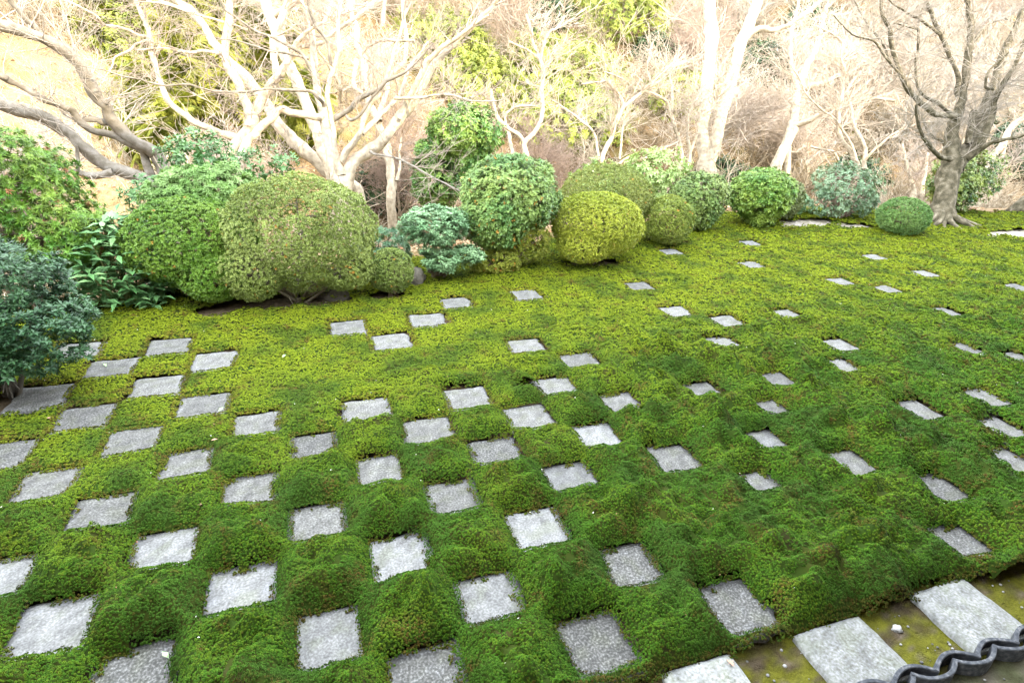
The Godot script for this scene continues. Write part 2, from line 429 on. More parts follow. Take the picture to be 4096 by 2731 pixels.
func make_moss() -> void:
	var near := PackedFloat32Array()   # distance to the nearest stone
	near.resize(MW * MH)
	near.fill(0.5)
	for s in stone_rects:
		var i0 := maxi(0, int((s[0] - 0.65 - MX0) / STEP))
		var i1 := mini(MW - 1, int((s[0] + 0.65 - MX0) / STEP))
		var j0 := maxi(0, int((s[1] - 0.65 - MZ0) / STEP))
		var j1 := mini(MH - 1, int((s[1] + 0.65 - MZ0) / STEP))
		for j in range(j0, j1 + 1):
			var dz: float = absf(MZ0 + j * STEP - s[1]) - s[3] + 0.006
			for i in range(i0, i1 + 1):
				var dx: float = absf(MX0 + i * STEP - s[0]) - s[2] + 0.006
				var dd := sqrt(maxf(dx, 0.0) ** 2 + maxf(dz, 0.0) ** 2) + minf(maxf(dx, dz), 0.0)
				if dd < near[j * MW + i]:
					near[j * MW + i] = dd
	moss_h.resize(MW * MH)
	for j in MH:
		var z := MZ0 + j * STEP
		for i in MW:
			var x := MX0 + i * STEP
			var f1 := n_fine.get_noise_2d(x * 9.0, z * 9.0)
			var f2 := n_fine.get_noise_2d(x * 26.0 + 70.0, z * 26.0)
			var dd := near[j * MW + i] + 0.004 + 0.028 * f1 + 0.014 * f2
			var h := -1.0
			var front := moss_edge_front(x) - z
			var back := z - edge(x) - 0.1 - 0.25 * f1
			if dd > 0.0 and front > 0.0 and back > 0.0 and z < 2.9:
				var full := lerpf(0.032, lerpf(0.15, 0.085, smoothstep(2.2, 4.5, x)), smoothstep(-1.4, 1.3, z + 0.35 * minf(x, 2.0)))
				full = maxf(full, lerpf(0.035, lerpf(0.1, 0.06, smoothstep(3.5, 5.5, x)), smoothstep(-2.8, 0.2, z)) * smoothstep(1.5, 4.0, x))
				full *= 1.0 + 0.5 * n_big.get_noise_2d(x * 9.0, z * 9.0)
				var q := minf(dd / (0.08 + 0.9 * full), 1.0)
				h = full * pow(sin(q * PI * 0.5), 0.8)
				h *= sqrt(clampf(1.0 - (1.0 - minf(front / 0.13, 1.0)) ** 2, 0.0, 1.0))
				var open := smoothstep(0.05, 0.24, near[j * MW + i])
				h += (0.13 * absf(n_big.get_noise_2d(x * 24.0 + 9.0, z * 24.0)) + 0.045 * n_big.get_noise_2d(x * 24.0 - 70.0, z * 24.0) + 0.05 * absf(n_fine.get_noise_2d(x * 13.0, z * 13.0 + 5.0)) + 0.012 * f2 - 0.035) * (full / 0.1) * (0.45 + 0.55 * open) * q
				if open > 0.9 and x > 1.8:
					h += 0.075 * n_big.get_noise_2d(x * 16.0, z * 16.0 + 50.0) * (full / 0.1)
				h = maxf(h, 0.006)
				for b in BARE:
					var bd: float = ((x - b[0]) / b[2]) ** 2 + ((z - b[1]) / b[3]) ** 2
					if bd < 1.0 + 1.1 * f1 + 0.5 * f2:
						h = -1.0
						break
			moss_h[j * MW + i] = h
	# the bed: one sheet of every second sample
	var g := Geo.new()
	var at := {}
	for j in range(0, MH - 2, 2):
		for i in range(0, MW - 2, 2):
			var ids := []
			for o in [0, 2, MW * 2 + 2, MW * 2]:
				var q: int = j * MW + i + o
				if moss_h[q] < 0.0:
					break
				ids.append(q)
			if ids.size() < 4:
				continue
			var idx := []
			for q in ids:
				if not at.has(q):
					var x: float = MX0 + (q % MW) * STEP
					var z: float = MZ0 + (q / MW) * STEP
					var f := n_fine.get_noise_2d(x * 8.0, z * 8.0)
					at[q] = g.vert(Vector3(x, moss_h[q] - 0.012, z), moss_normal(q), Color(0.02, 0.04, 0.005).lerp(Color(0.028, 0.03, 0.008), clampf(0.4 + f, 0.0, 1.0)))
				idx.append(at[q])
			for t in [0, 1, 2, 0, 2, 3]:
				g.i.push_back(idx[t])
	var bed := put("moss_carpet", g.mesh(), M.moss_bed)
	tag(bed, "green cushions of moss covering the garden between the square stones", "moss", "", "stuff")
	# tufts, finest nearest the hall
	var sets := [[], [], []]
	var tints := [PackedColorArray(), PackedColorArray(), PackedColorArray()]
	var r := RandomNumberGenerator.new()
	r.seed = 77
	var tanv := tan(deg_to_rad(59.4711 / 2.0)) * 1.06
	var tile := 0.25
	for tz in int(MH * STEP / tile):
		for tx in int(MW * STEP / tile):
			var cx := MX0 + (tx + 0.5) * tile
			var cz := MZ0 + (tz + 0.5) * tile
			var e := cam_basis.inverse() * (Vector3(cx, 0.03, cz) - cam_pos)
			if e.z > -0.5 or absf(e.x) > -e.z * tanv * 1.5015 + 0.4 or absf(e.y) > -e.z * tanv + 0.4:
				continue
			var dist := e.length()
			var space := clampf(0.00225 * dist, 0.0092, 0.034)
			var count := int(tile * tile / (space * space))
			var lod := 0 if dist < 6.0 else 1 if dist < 10.0 else 2
			var extra := 0
			var k := -1
			while k < count - 1:
				k += 1
				var x := cx + (r.randf() - 0.5) * tile
				var z := cz + (r.randf() - 0.5) * tile
				var fi := (x - MX0) / STEP
				var fj := (z - MZ0) / STEP
				if fi < 1.0 or fj < 1.0 or fi > MW - 3 or fj > MH - 3:
					continue
				var q := int(fj + 0.5) * MW + int(fi + 0.5)
				var h := moss_h[q]
				if h < 0.0:
					continue
				var q0 := int(fj) * MW + int(fi)
				if minf(minf(moss_h[q0], moss_h[q0 + 1]), minf(moss_h[q0 + MW], moss_h[q0 + MW + 1])) >= 0.0:
					h = lerpf(lerpf(moss_h[q0], moss_h[q0 + 1], fi - int(fi)), lerpf(moss_h[q0 + MW], moss_h[q0 + MW + 1], fi - int(fi)), fj - int(fj))
				var nn := moss_normal(q)
				if extra < 3 * count and r.randf() < minf(0.75, 1.25 - 1.2 * nn.y):
					k -= 1   # a steep flank has more surface than its plan
					extra += 1
					x += nn.x * 0.012 * r.randf()
					z += nn.z * 0.012 * r.randf()
					h = maxf(h - r.randf() * 0.008, 0.0)
				var patch := n_big.get_noise_2d(x * 14.0 + 30.0, z * 14.0)
				var spot := n_fine.get_noise_2d(x * 11.0 - 60.0, z * 11.0)
				var yellow := clampf(smoothstep(2.1, -2.6, z + 0.1 * x) + patch * 0.38 + r.randf_range(-0.18, 0.18), 0.0, 1.0)  # darker green near the hall: partly a different moss, partly shade painted in
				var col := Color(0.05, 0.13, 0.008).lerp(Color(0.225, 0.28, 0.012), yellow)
				col = col.lerp(Color(0.04, 0.085, 0.012), clampf(-patch * 1.2, 0.0, 0.55))
				var red := clampf((spot - 0.22) * 3.0, 0.0, 1.0) * (0.75 if r.randf() < 0.45 else 0.1) + (0.45 if r.randf() < 0.02 else 0.0)
				if h < 0.03 and near[q] < 0.05 or moss_edge_front(x) - z < 0.06:
					red = maxf(red, r.randf_range(0.0, 0.75))
				col = col.lerp(Color(0.12, 0.055, 0.016), minf(red, 0.85))
				var v := r.randf_range(0.72, 1.25)
				col = Color(col.r * v, col.g * v, col.b * v)
				var s := space * r.randf_range(0.55, 0.85)
				var ax := Vector3(1, 0, 0).rotated(Vector3.UP, r.randf() * TAU)
				var up := (nn + Vector3(r.randf() - 0.5, 0.0, r.randf() - 0.5) * 0.5).normalized()
				var bx := (ax - up * ax.dot(up)).normalized()
				var p := Vector3(x, h + r.randf_range(-0.6, 0.35) * s, z)
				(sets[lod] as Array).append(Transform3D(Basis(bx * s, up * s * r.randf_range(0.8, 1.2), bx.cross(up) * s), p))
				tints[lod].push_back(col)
	var total := 0
	for lod in 3:
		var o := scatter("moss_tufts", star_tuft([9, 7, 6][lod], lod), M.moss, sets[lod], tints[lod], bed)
		total += sets[lod].size()
	print("tufts ", total)

func moss_normal(q: int) -> Vector3:
	var a := maxf(moss_h[q - 2], -0.04)
	var b := maxf(moss_h[q + 2], -0.04)
	var e := maxf(moss_h[maxi(q - 2 * MW, 0)], -0.04)
	var f := maxf(moss_h[mini(q + 2 * MW, MW * MH - 1)], -0.04)
	return Vector3(a - b, 4.0 * STEP, e - f).normalized()

func star_tuft(leaves: int, lod: int) -> ArrayMesh:
	var g := Geo.new()
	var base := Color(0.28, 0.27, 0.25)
	for ring in 2:
		var m := leaves if ring == 0 else leaves - 3
		for k in m:
			var a := TAU * (k + ring * 0.5) / m
			var o := Vector3(cos(a), 0, sin(a))
			var side := Vector3(-sin(a), 0, cos(a)) * (0.19 if lod == 0 else 0.27)
			var lift := 0.38 if ring == 0 else 0.85
			var out := 1.0 if ring == 0 else 0.5
			var tip := o * out + Vector3.UP * lift
			var mid := o * out * 0.5 + Vector3.UP * (lift * 0.72)
			var nn := (Vector3.UP + o * 0.5).normalized()
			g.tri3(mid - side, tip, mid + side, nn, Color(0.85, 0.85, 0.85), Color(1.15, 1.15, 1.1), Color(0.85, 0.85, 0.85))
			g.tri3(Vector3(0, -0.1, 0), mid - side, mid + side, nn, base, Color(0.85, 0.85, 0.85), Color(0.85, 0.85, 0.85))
	return g.mesh()

# ------------------------------------------------------------------ leaves
func leaf(g: Geo, root: Vector3, dir: Vector3, up: Vector3, length: float, width: float, droop := 0.15, fold := 0.18, c0 := 0.85, c1 := 1.1) -> void:
	var side := dir.cross(up).normalized() * width * 0.5
	var nrm := side.cross(dir).normalized()
	if nrm.dot(up) < 0.0: nrm = -nrm
	var mid := root + dir * length * 0.48
	var tip := root + dir * length - nrm * droop * length
	var l := mid + side + nrm * fold * width
	var r := mid - side + nrm * fold * width
	var a := Color(c0, c0, c0)
	var b := Color(c1, c1, c1)
	var nl := (nrm - side.normalized() * 0.3).normalized()
	var nr := (nrm + side.normalized() * 0.3).normalized()
	g.tri3(root, l, mid, nl, a, b, a); g.tri3(l, tip, mid, nl, b, b, a)
	g.tri3(root, mid, r, nr, a, a, b); g.tri3(mid, tip, r, nr, a, b, b)

func rosette(count: int, length: float, width: float, lift: float, rows := 1, droop := 0.1) -> ArrayMesh:
	var g := Geo.new()
	var r := RandomNumberGenerator.new()
	r.seed = count * 31 + int(length * 1000)
	for row in rows:
		for k in count:
			var a := TAU * (k + row * 0.5 + r.randf_range(-0.2, 0.2)) / count
			var li := lift + row * 0.55 + r.randf_range(-0.15, 0.15)
			var dir := Vector3(cos(a) * cos(li), sin(li), sin(a) * cos(li))
			leaf(g, Vector3(0, row * length * 0.15, 0), dir, Vector3.UP, length * r.randf_range(0.75, 1.1) * (1.0 - row * 0.25), width, droop)
	return g.mesh()

func sprig(count: int, length: float, width: float, stem: float) -> ArrayMesh:   # leaves alternating along a short stem that points up
	var g := Geo.new()
	var r := RandomNumberGenerator.new()
	r.seed = count * 17 + int(stem * 1000)
	for k in count:
		var a := k * 2.4 + r.randf_range(-0.3, 0.3)
		var li := r.randf_range(0.1, 0.8)
		var dir := Vector3(cos(a) * cos(li), sin(li), sin(a) * cos(li))
		leaf(g, Vector3(0, stem * k / count, 0), dir, Vector3.UP, length * r.randf_range(0.7, 1.1), width, 0.2)
	return g.mesh()

func frond_spray() -> ArrayMesh:   # drooping conifer spray
	var g := Geo.new()
	var r := RandomNumberGenerator.new()
	r.seed = 5
	for k in 22:
		var t := k / 22.0
		var p := Vector3(0, -t * t * 0.25, t * 0.9)
		for s in [-1, 1]:
			var d := Vector3(s * r.randf_range(0.5, 1.0), r.randf_range(-0.5, 0.15), r.randf_range(0.4, 0.9)).normalized()
			var l := (0.34 - 0.2 * t) * r.randf_range(0.7, 1.2)
			var w := Vector3(0.0, 0.03, 0.02)
			g.tri3(p - w, p + d * l, p + w, Vector3.UP, Color(0.75, 0.75, 0.7), Color(1.2, 1.2, 1.1), Color(0.75, 0.75, 0.7))
	return g.mesh()

# a shrub: leaf sprigs over the surface of some overlapping rounded masses, stems inside
func shrub(called: String, label: String, category: String, at: Vector3, blobs: Array, leafmesh: Mesh, mat: Material, size: float, count: int, cols: Array, opt := {}) -> Node3D:
	var o := thing(called, label, category, at, opt.get("group", ""))
	var r := RandomNumberGenerator.new()
	r.seed = hash(label)
	var lump: float = opt.get("lump", 0.06)
	var hole: float = opt.get("hole", 0.42)
	var deep: float = opt.get("deep", 0.16)
	var upward: float = opt.get("upward", 0.35)
	var jit: float = opt.get("jitter", 0.36)
	var odd: float = opt.get("odd", 0.0)
	var odd_col: Color = opt.get("odd_col", Color(0.45, 0.25, 0.04))
	var areas := []
	var sum := 0.0
	for b in blobs:
		var w: float = b[1].x * b[1].y + b[1].y * b[1].z + b[1].x * b[1].z
		sum += w
		areas.append(sum)
	var where := []
	var tint := PackedColorArray()
	var tries := 0
	while where.size() < count and tries < count * 4:
		tries += 1
		var pick := r.randf() * sum
		var k := 0
		while areas[k] < pick: k += 1
		var c: Vector3 = blobs[k][0]
		var rad: Vector3 = blobs[k][1]
		var dir := Vector3(r.randfn(), r.randfn(), r.randfn()).normalized()
		var wob := 1.0 + lump * 2.0 * n_fine.get_noise_3dv((dir * rad + c + at) * 7.0) + lump * n_fine.get_noise_3dv((dir * rad + at) * 19.0)
		var inn := 1.0 - deep * r.randf() * r.randf() if r.randf() < 0.8 else 1.0 - r.randf() * 0.4
		var p := c + dir * rad * wob * inn
		if at.y + p.y < ground_y(at.x + p.x, at.z + p.z) + 0.03:
			continue
		var inside := false
		for m in blobs.size():
			if m != k and ((p - blobs[m][0]) / blobs[m][1]).length() < 0.78:
				inside = true
				break
		if inside: continue
		var den := n_fine.get_noise_3dv((p + at) * 6.0 + Vector3(50, 0, 0))
		if den > hole and r.randf() < 0.85: continue
		var nn := (dir / rad).normalized()
		var up := (nn * (1.0 - upward) + Vector3.UP * upward + Vector3(r.randf() - 0.5, r.randf() - 0.5, r.randf() - 0.5) * 2.0 * jit).normalized()
		var ax := Vector3(r.randf() - 0.5, r.randf() - 0.5, r.randf() - 0.5)
		ax = (ax - up * ax.dot(up)).normalized()
		var s := size * r.randf_range(0.75, 1.2)
		where.append(Transform3D(Basis(ax * s, up * s, ax.cross(up) * s), p))
		var q := clampf(0.5 + n_fine.get_noise_3dv((p + at) * 4.0) * 0.9 + r.randf_range(-0.3, 0.3), 0.0, 1.0)
		var col := (cols[0] as Color).lerp(cols[1], q)
		if r.randf() < odd: col = odd_col
		var v := r.randf_range(0.8, 1.2)
		tint.push_back(Color(col.r * v, col.g * v, col.b * v))
	var f := scatter("foliage", leafmesh, mat, where, tint, o)
	# stems
	var g := Geo.new()
	var stems: int = opt.get("stems", 9)
	var sr: float = opt.get("stem_r", 0.014)
	for k in stems:
		var b = blobs[r.randi() % blobs.size()]
		var dir := Vector3(r.randfn(), absf(r.randfn()) * 0.8, r.randfn()).normalized()
		var to: Vector3 = b[0] + dir * b[1] * 0.8
		var from := Vector3(r.randf_range(-0.06, 0.06), 0, r.randf_range(-0.06, 0.06))
		from.y = ground_y(at.x + from.x, at.z + from.z) - at.y - 0.03
		var mid := from.lerp(to, 0.5) + Vector3(r.randf_range(-0.1, 0.1), -0.04 + r.randf() * 0.1, r.randf_range(-0.1, 0.1))
		var pts := PackedVector3Array()
		var rad := PackedFloat32Array()
		for t in 7:
			var u := t / 6.0
			pts.push_back(from.lerp(mid, u).lerp(mid.lerp(to, u), u) + Vector3(r.randf() - 0.5, r.randf() - 0.5, r.randf() - 0.5) * 0.03 * u)
			rad.push_back(sr * (1.15 - 0.8 * u))
		g.tube(pts, rad, 5, opt.get("stem_col", Color(0.13, 0.1, 0.07)))
		for tw in 5:
			var st := pts[2 + r.randi() % 4]
			var d: Vector3 = (Vector3(r.randfn(), r.randfn() * 0.6 + 0.3, r.randfn()).normalized() * b[1]) * 0.45
			g.tube(PackedVector3Array([st, st + d * 0.5 + Vector3(0, 0.03, 0), st + d]), PackedFloat32Array([sr * 0.5, sr * 0.35, sr * 0.18]), 4, opt.get("stem_col", Color(0.13, 0.1, 0.07)))
	put("stems", g.mesh(), M.twig, o)
	return o

# ------------------------------------------------------------------ trees
func limb_points(text: String) -> Array:
	var p := PackedVector3Array()
	var r := PackedFloat32Array()
	for w in text.split(" ", false):
		var f := w.split(",")
		p.push_back(Vector3(float(f[0]), float(f[1]), float(f[2])))
		r.push_back(float(f[3]) * 0.5)
	return [p, r]

func smooth_limb(p: PackedVector3Array, r: PackedFloat32Array, steps: int) -> Array:
	var q := PackedVector3Array()
	var s := PackedFloat32Array()
	var n := p.size()
	for k in n - 1:
		for t in steps:
			var u := float(t) / steps
			var c := p[k].cubic_interpolate(p[k + 1], p[maxi(k - 1, 0)], p[mini(k + 2, n - 1)], u)
			var rr := lerpf(r[k], r[k + 1], u)
			c += Vector3(n_fine.get_noise_3dv(c * 9.0), n_fine.get_noise_3dv(c * 9.0 + Vector3(40, 0, 0)), n_fine.get_noise_3dv(c * 9.0 + Vector3(0, 40, 0))) * (minf(rr, 0.06) * 0.5 + 0.006)
			q.push_back(c)
			s.push_back(rr * (1.0 + (0.26 if rr < 0.05 else 0.1) * n_fine.get_noise_3dv(c * 12.0 + Vector3(7, 7, 7))))
	q.push_back(p[n - 1])
	s.push_back(r[n - 1])
	return [q, s]

func twigs(g: Geo, start: Vector3, dir: Vector3, length: float, rad: float, level: int, r: RandomNumberGenerator, col: Color, fine: float) -> void:
	var segs := 4 if level > 1 else 3
	var pts := PackedVector3Array([start])
	var rs := PackedFloat32Array([rad])
	var d := dir
	var p := start
	for k in segs:
		d = (d + Vector3(r.randf() - 0.5, (r.randf() - 0.5) * 0.7 + 0.06, r.randf() - 0.5) * 0.55).normalized()
		p += d * length / segs
		pts.push_back(p)
		rs.push_back(maxf(rad * (1.0 - 0.75 * (k + 1) / segs), fine))
	g.tube(pts, rs, 3 if level < 3 else 4, col)
	if level == 0: return
	var kids := 3 + r.randi() % 3
	for k in kids:
		var at := 1 + r.randi() % segs
		var dd := (pts[at] - pts[at - 1]).normalized()
		var ax := Vector3(r.randfn(), r.randfn() * 0.5, r.randfn()).normalized()
		var nd := (dd + ax * 0.75).normalized()
		twigs(g, pts[at].lerp(pts[at - 1], r.randf()), nd, length * r.randf_range(0.45, 0.75), rs[at] * 0.75, level - 1, r, col, fine)

# limbs: strings of x,y,z,diameter in metres; the first is the trunk, which is carried down to the ground
func tree(called: String, label: String, category: String, limbs: Array, mat: Material, opt := {}) -> Node3D:
	var first: Array = limb_points(limbs[0])
	var base: Vector3 = first[0][0]
	base.y = ground_y(base.x, base.z)
	var o := thing(called, label, category, base, opt.get("group", ""))
	var r := RandomNumberGenerator.new()
	r.seed = hash(label)
	var tg := Geo.new()
	var col: Color = opt.get("twig_col", Color(0.33, 0.27, 0.21))
	for k in limbs.size():
		var l: Array = limb_points(limbs[k]) if k else first
		var p: PackedVector3Array = l[0]
		var rad: PackedFloat32Array = l[1]
		for t in p.size():
			p[t] -= base
		if k == 0 or absf(p[0].x) < 0.0:
			var foot := p[0]
			var lean := (p[0] - p[1]).normalized()
			if foot.y > 0.05:
				var g0 := Vector3(foot.x + lean.x * 0.1, -0.25, foot.z + lean.z * 0.1)
				p.insert(0, g0.lerp(foot, 0.45)); rad.insert(0, rad[0] * 1.12)
				p.insert(0, g0); rad.insert(0, rad[0] * 1.3)
			else:
				p.insert(0, Vector3(foot.x - 0.03, -0.25, foot.z)); rad.insert(0, rad[0] * 1.08)
		var s: Array = smooth_limb(p, rad, 4)
		var g := Geo.new()
		var big: float = rad[0]
		g.tube(s[0], s[1], 14 if big > 0.05 else 9 if big > 0.02 else 6, Color.WHITE, true, 0.16 if big > 0.03 else 0.08)
		put("trunk" if k == 0 else "branch", g.mesh(), M.bark_shaded if k in opt.get("grey", []) else mat, o)  # limbs listed as grey: shade painted in by the darker bark
		# twigs along the outer part
		var q: PackedVector3Array = s[0]
		var qr: PackedFloat32Array = s[1]
		var lenq := 0.0
		for t in q.size() - 1: lenq += q[t].distance_to(q[t + 1])
		var want := int(lenq * (opt.get("twigs", 5.0) as float))
		for t in want:
			var u := r.randf_range(opt.get("from", 0.35), 1.0)
			var at := mini(int(u * (q.size() - 1)), q.size() - 2)
			if k == 0 and q[at].y < 1.0: continue
			var dd := (q[at + 1] - q[at]).normalized()
			var ax := Vector3(r.randfn(), r.randfn() * 0.7 + 0.25, r.randfn()).normalized()
			var nd := (dd * 0.6 + ax).normalized()
			var size: float = opt.get("twig_len", 0.6) * r.randf_range(0.4, 1.2)
			twigs(tg, q[at] + nd * qr[at] * 0.5, nd, size, minf(qr[at] * 0.5, 0.011), opt.get("level", 2), r, col, opt.get("fine", 0.0016))
	if tg.v.size():
		tag(put("twigs", tg.mesh(), M.twig, o), "", "", "", "stuff")
	return o

# a bare tree of the slope, grown from a seed
func grow(seed_: int, height: float, lean: float) -> Array:
	var r := RandomNumberGenerator.new()
	r.seed = seed_
	var limbs := []
	var stack := [[Vector3(0, -0.3, 0), Vector3(r.randf_range(-lean, lean), 1, r.randf_range(-lean, lean)).normalized(), height * 0.6, height * 0.017, 0]]
	while stack.size():
		var b = stack.pop_back()
		var pts := PackedVector3Array([b[0]])
		var rad := PackedFloat32Array([b[3]])
		var d: Vector3 = b[1]
		var p: Vector3 = b[0]
		var segs := 6
		for k in segs:
			d = (d + Vector3(r.randf() - 0.5, (r.randf() - 0.35) * 0.5, r.randf() - 0.5) * 0.42).normalized()
			p += d * b[2] / segs
			pts.push_back(p)
			rad.push_back(b[3] * (1.0 - 0.6 * (k + 1) / segs))
		limbs.append([pts, rad, b[4]])
		if b[4] < 2:
			for k in (5 if b[4] == 0 else 4):
				var at := 2 + r.randi() % 5
				var dd := (pts[at] - pts[at - 1]).normalized()
				var nd := (dd * 0.8 + Vector3(r.randfn(), r.randfn() * 0.4 + 0.35, r.randfn()).normalized()).normalized()
				stack.append([pts[at], nd, b[2] * r.randf_range(0.5, 0.85), rad[at] * 0.72, b[4] + 1])
	return limbs

func slope_tree_proto(seed_: int, height: float, mat: Material, col: Color) -> Node3D:
	var o := Node3D.new()
	var r := RandomNumberGenerator.new()
	r.seed = seed_ + 3
	var tg := Geo.new()
	for l in grow(seed_, height, 0.35):
		var g := Geo.new()
		var s: Array = smooth_limb(l[0], l[1], 2)
		g.tube(s[0], s[1], 8 if l[2] == 0 else 5, Color.WHITE, false, 0.06)
		put("trunk" if l[2] == 0 else "branch", g.mesh(), mat, o)
		if l[2] > 0:
			var pts: PackedVector3Array = l[0]
			for t in (9 if l[2] == 2 else 6):
				var at := 1 + r.randi() % 5
				var dd := (pts[at + 1] - pts[at]).normalized()
				var nd := (dd * 0.7 + Vector3(r.randfn(), r.randfn() * 0.5 + 0.2, r.randfn()).normalized()).normalized()
				twigs(tg, pts[at], nd, r.randf_range(0.6, 1.2), 0.013, 2, r, col, 0.005)
	tag(put("twigs", tg.mesh(), M.twig, o), "", "", "", "stuff")
	return o

# ------------------------------------------------------------------ the scene
func _ready() -> void:
	var cam := Camera3D.new()
	cam.name = "camera"
	cam.position = cam_pos
	cam.rotation = cam_rot
	cam.fov = 59.4711
	cam.near = 0.05
	cam.far = 300.0
	add_child(cam)
	var sky := ProceduralSkyMaterial.new()
	sky.sky_top_color = Color(0.8, 0.825, 0.865)
	sky.sky_horizon_color = Color(0.93, 0.93, 0.92)
	sky.sky_curve = 0.18
	sky.ground_bottom_color = Color(0.3, 0.28, 0.22)
	sky.ground_horizon_color = Color(0.6, 0.6, 0.58)
	sky.sky_energy_multiplier = 1.5
	var env := Environment.new()
	env.background_mode = Environment.BG_SKY
	env.sky = Sky.new()
	env.sky.sky_material = sky
	env.tonemap_mode = Environment.TONE_MAPPER_LINEAR
	env.tonemap_exposure = 5.7
	env.sdfgi_enabled = true
	env.ssao_enabled = true
	env.ssil_enabled = true
	var we := WorldEnvironment.new()
	we.name = "world_environment"
	we.environment = env
	add_child(we)
	var sun := DirectionalLight3D.new()
	sun.name = "sun"
	sun.light_energy = 0.74
	sun.light_color = Color(1.0, 0.94, 0.84)
	sun.light_angular_distance = 0.5
	sun.shadow_enabled = true
	add_child(sun)
	sun.look_at_from_position(Vector3.ZERO, -Vector3(0.45, 0.62, 1.0), Vector3.UP)

	n_big.seed = 3
	n_big.frequency = 0.1
	n_big.fractal_octaves = 3
	n_fine.seed = 8
	n_fine.frequency = 0.3
	n_fine.fractal_octaves = 3
	make_materials()
	make_ground()
	make_hall()
	make_stones()
	make_front()
	make_moss()
	make_trees()
	make_slope()
	make_shrubs()
	make_details()

func make_hall() -> void:   # stands behind the viewer and keeps the sun off the garden
	var o := thing("temple_hall", "wide wooden temple hall with a tall hipped roof behind the garden", "temple", Vector3(8, 0, 6))
	var g := Geo.new()
	var x0 := -26.0
	var x1 := 26.0
	var ez := -2.75
	var rz := 6.0
	var ey := 4.4
	var ry := 13.4
	var a := [Vector3(x0, ey, ez), Vector3(x1, ey, ez), Vector3(x1 - 4.0, ry, rz), Vector3(x0 + 4.0, ry, rz), Vector3(x0, ey, 2.0 * rz - ez), Vector3(x1, ey, 2.0 * rz - ez)]
	g.quad(a[0], a[1], a[2], a[3], Color(0.12, 0.12, 0.12))
	g.quad(a[5], a[4], a[3], a[2], Color(0.12, 0.12, 0.12))
	g.tri(a[1], a[5], a[2], Color(0.12, 0.12, 0.12))
	g.tri(a[4], a[0], a[3], Color(0.12, 0.12, 0.12))
	var dn := Vector3(0, -0.3, 0)
	g.quad(a[1] + dn, a[0] + dn, a[4] + dn, a[5] + dn, Color(0.3, 0.2, 0.12))
	g.quad(a[0] + dn, a[1] + dn, a[1], a[0], Color(0.2, 0.14, 0.09))
	g.quad(a[1] + dn, a[5] + dn, a[5], a[1], Color(0.2, 0.14, 0.09))
	g.quad(a[4] + dn, a[0] + dn, a[0], a[4], Color(0.2, 0.14, 0.09))
	g.quad(a[5] + dn, a[4] + dn, a[4], a[5], Color(0.2, 0.14, 0.09))
	put("roof", g.mesh(), M.plaster, o)
	g = Geo.new()
	g.box(Vector3(x0 + 3.0, 0.95, 0.0), Vector3(x1 - 3.0, 4.1, 12.0), Color(0.7, 0.68, 0.62))
	put("wall", g.mesh(), M.plaster, o)
	g = Geo.new()
	g.box(Vector3(x0 + 2.0, 0.82, -1.9), Vector3(x1 - 2.0, 0.94, -0.003))
	put("veranda", g.mesh(), M.wood, o)
	for k in 13:
		g = Geo.new()
		var x := x0 + 3.0 + k * (x1 - x0 - 6.0) / 12.0
		g.box(Vector3(x - 0.1, -0.1, -1.75), Vector3(x + 0.1, 0.82, -1.55))
		put("post", g.mesh(), M.wood, o)

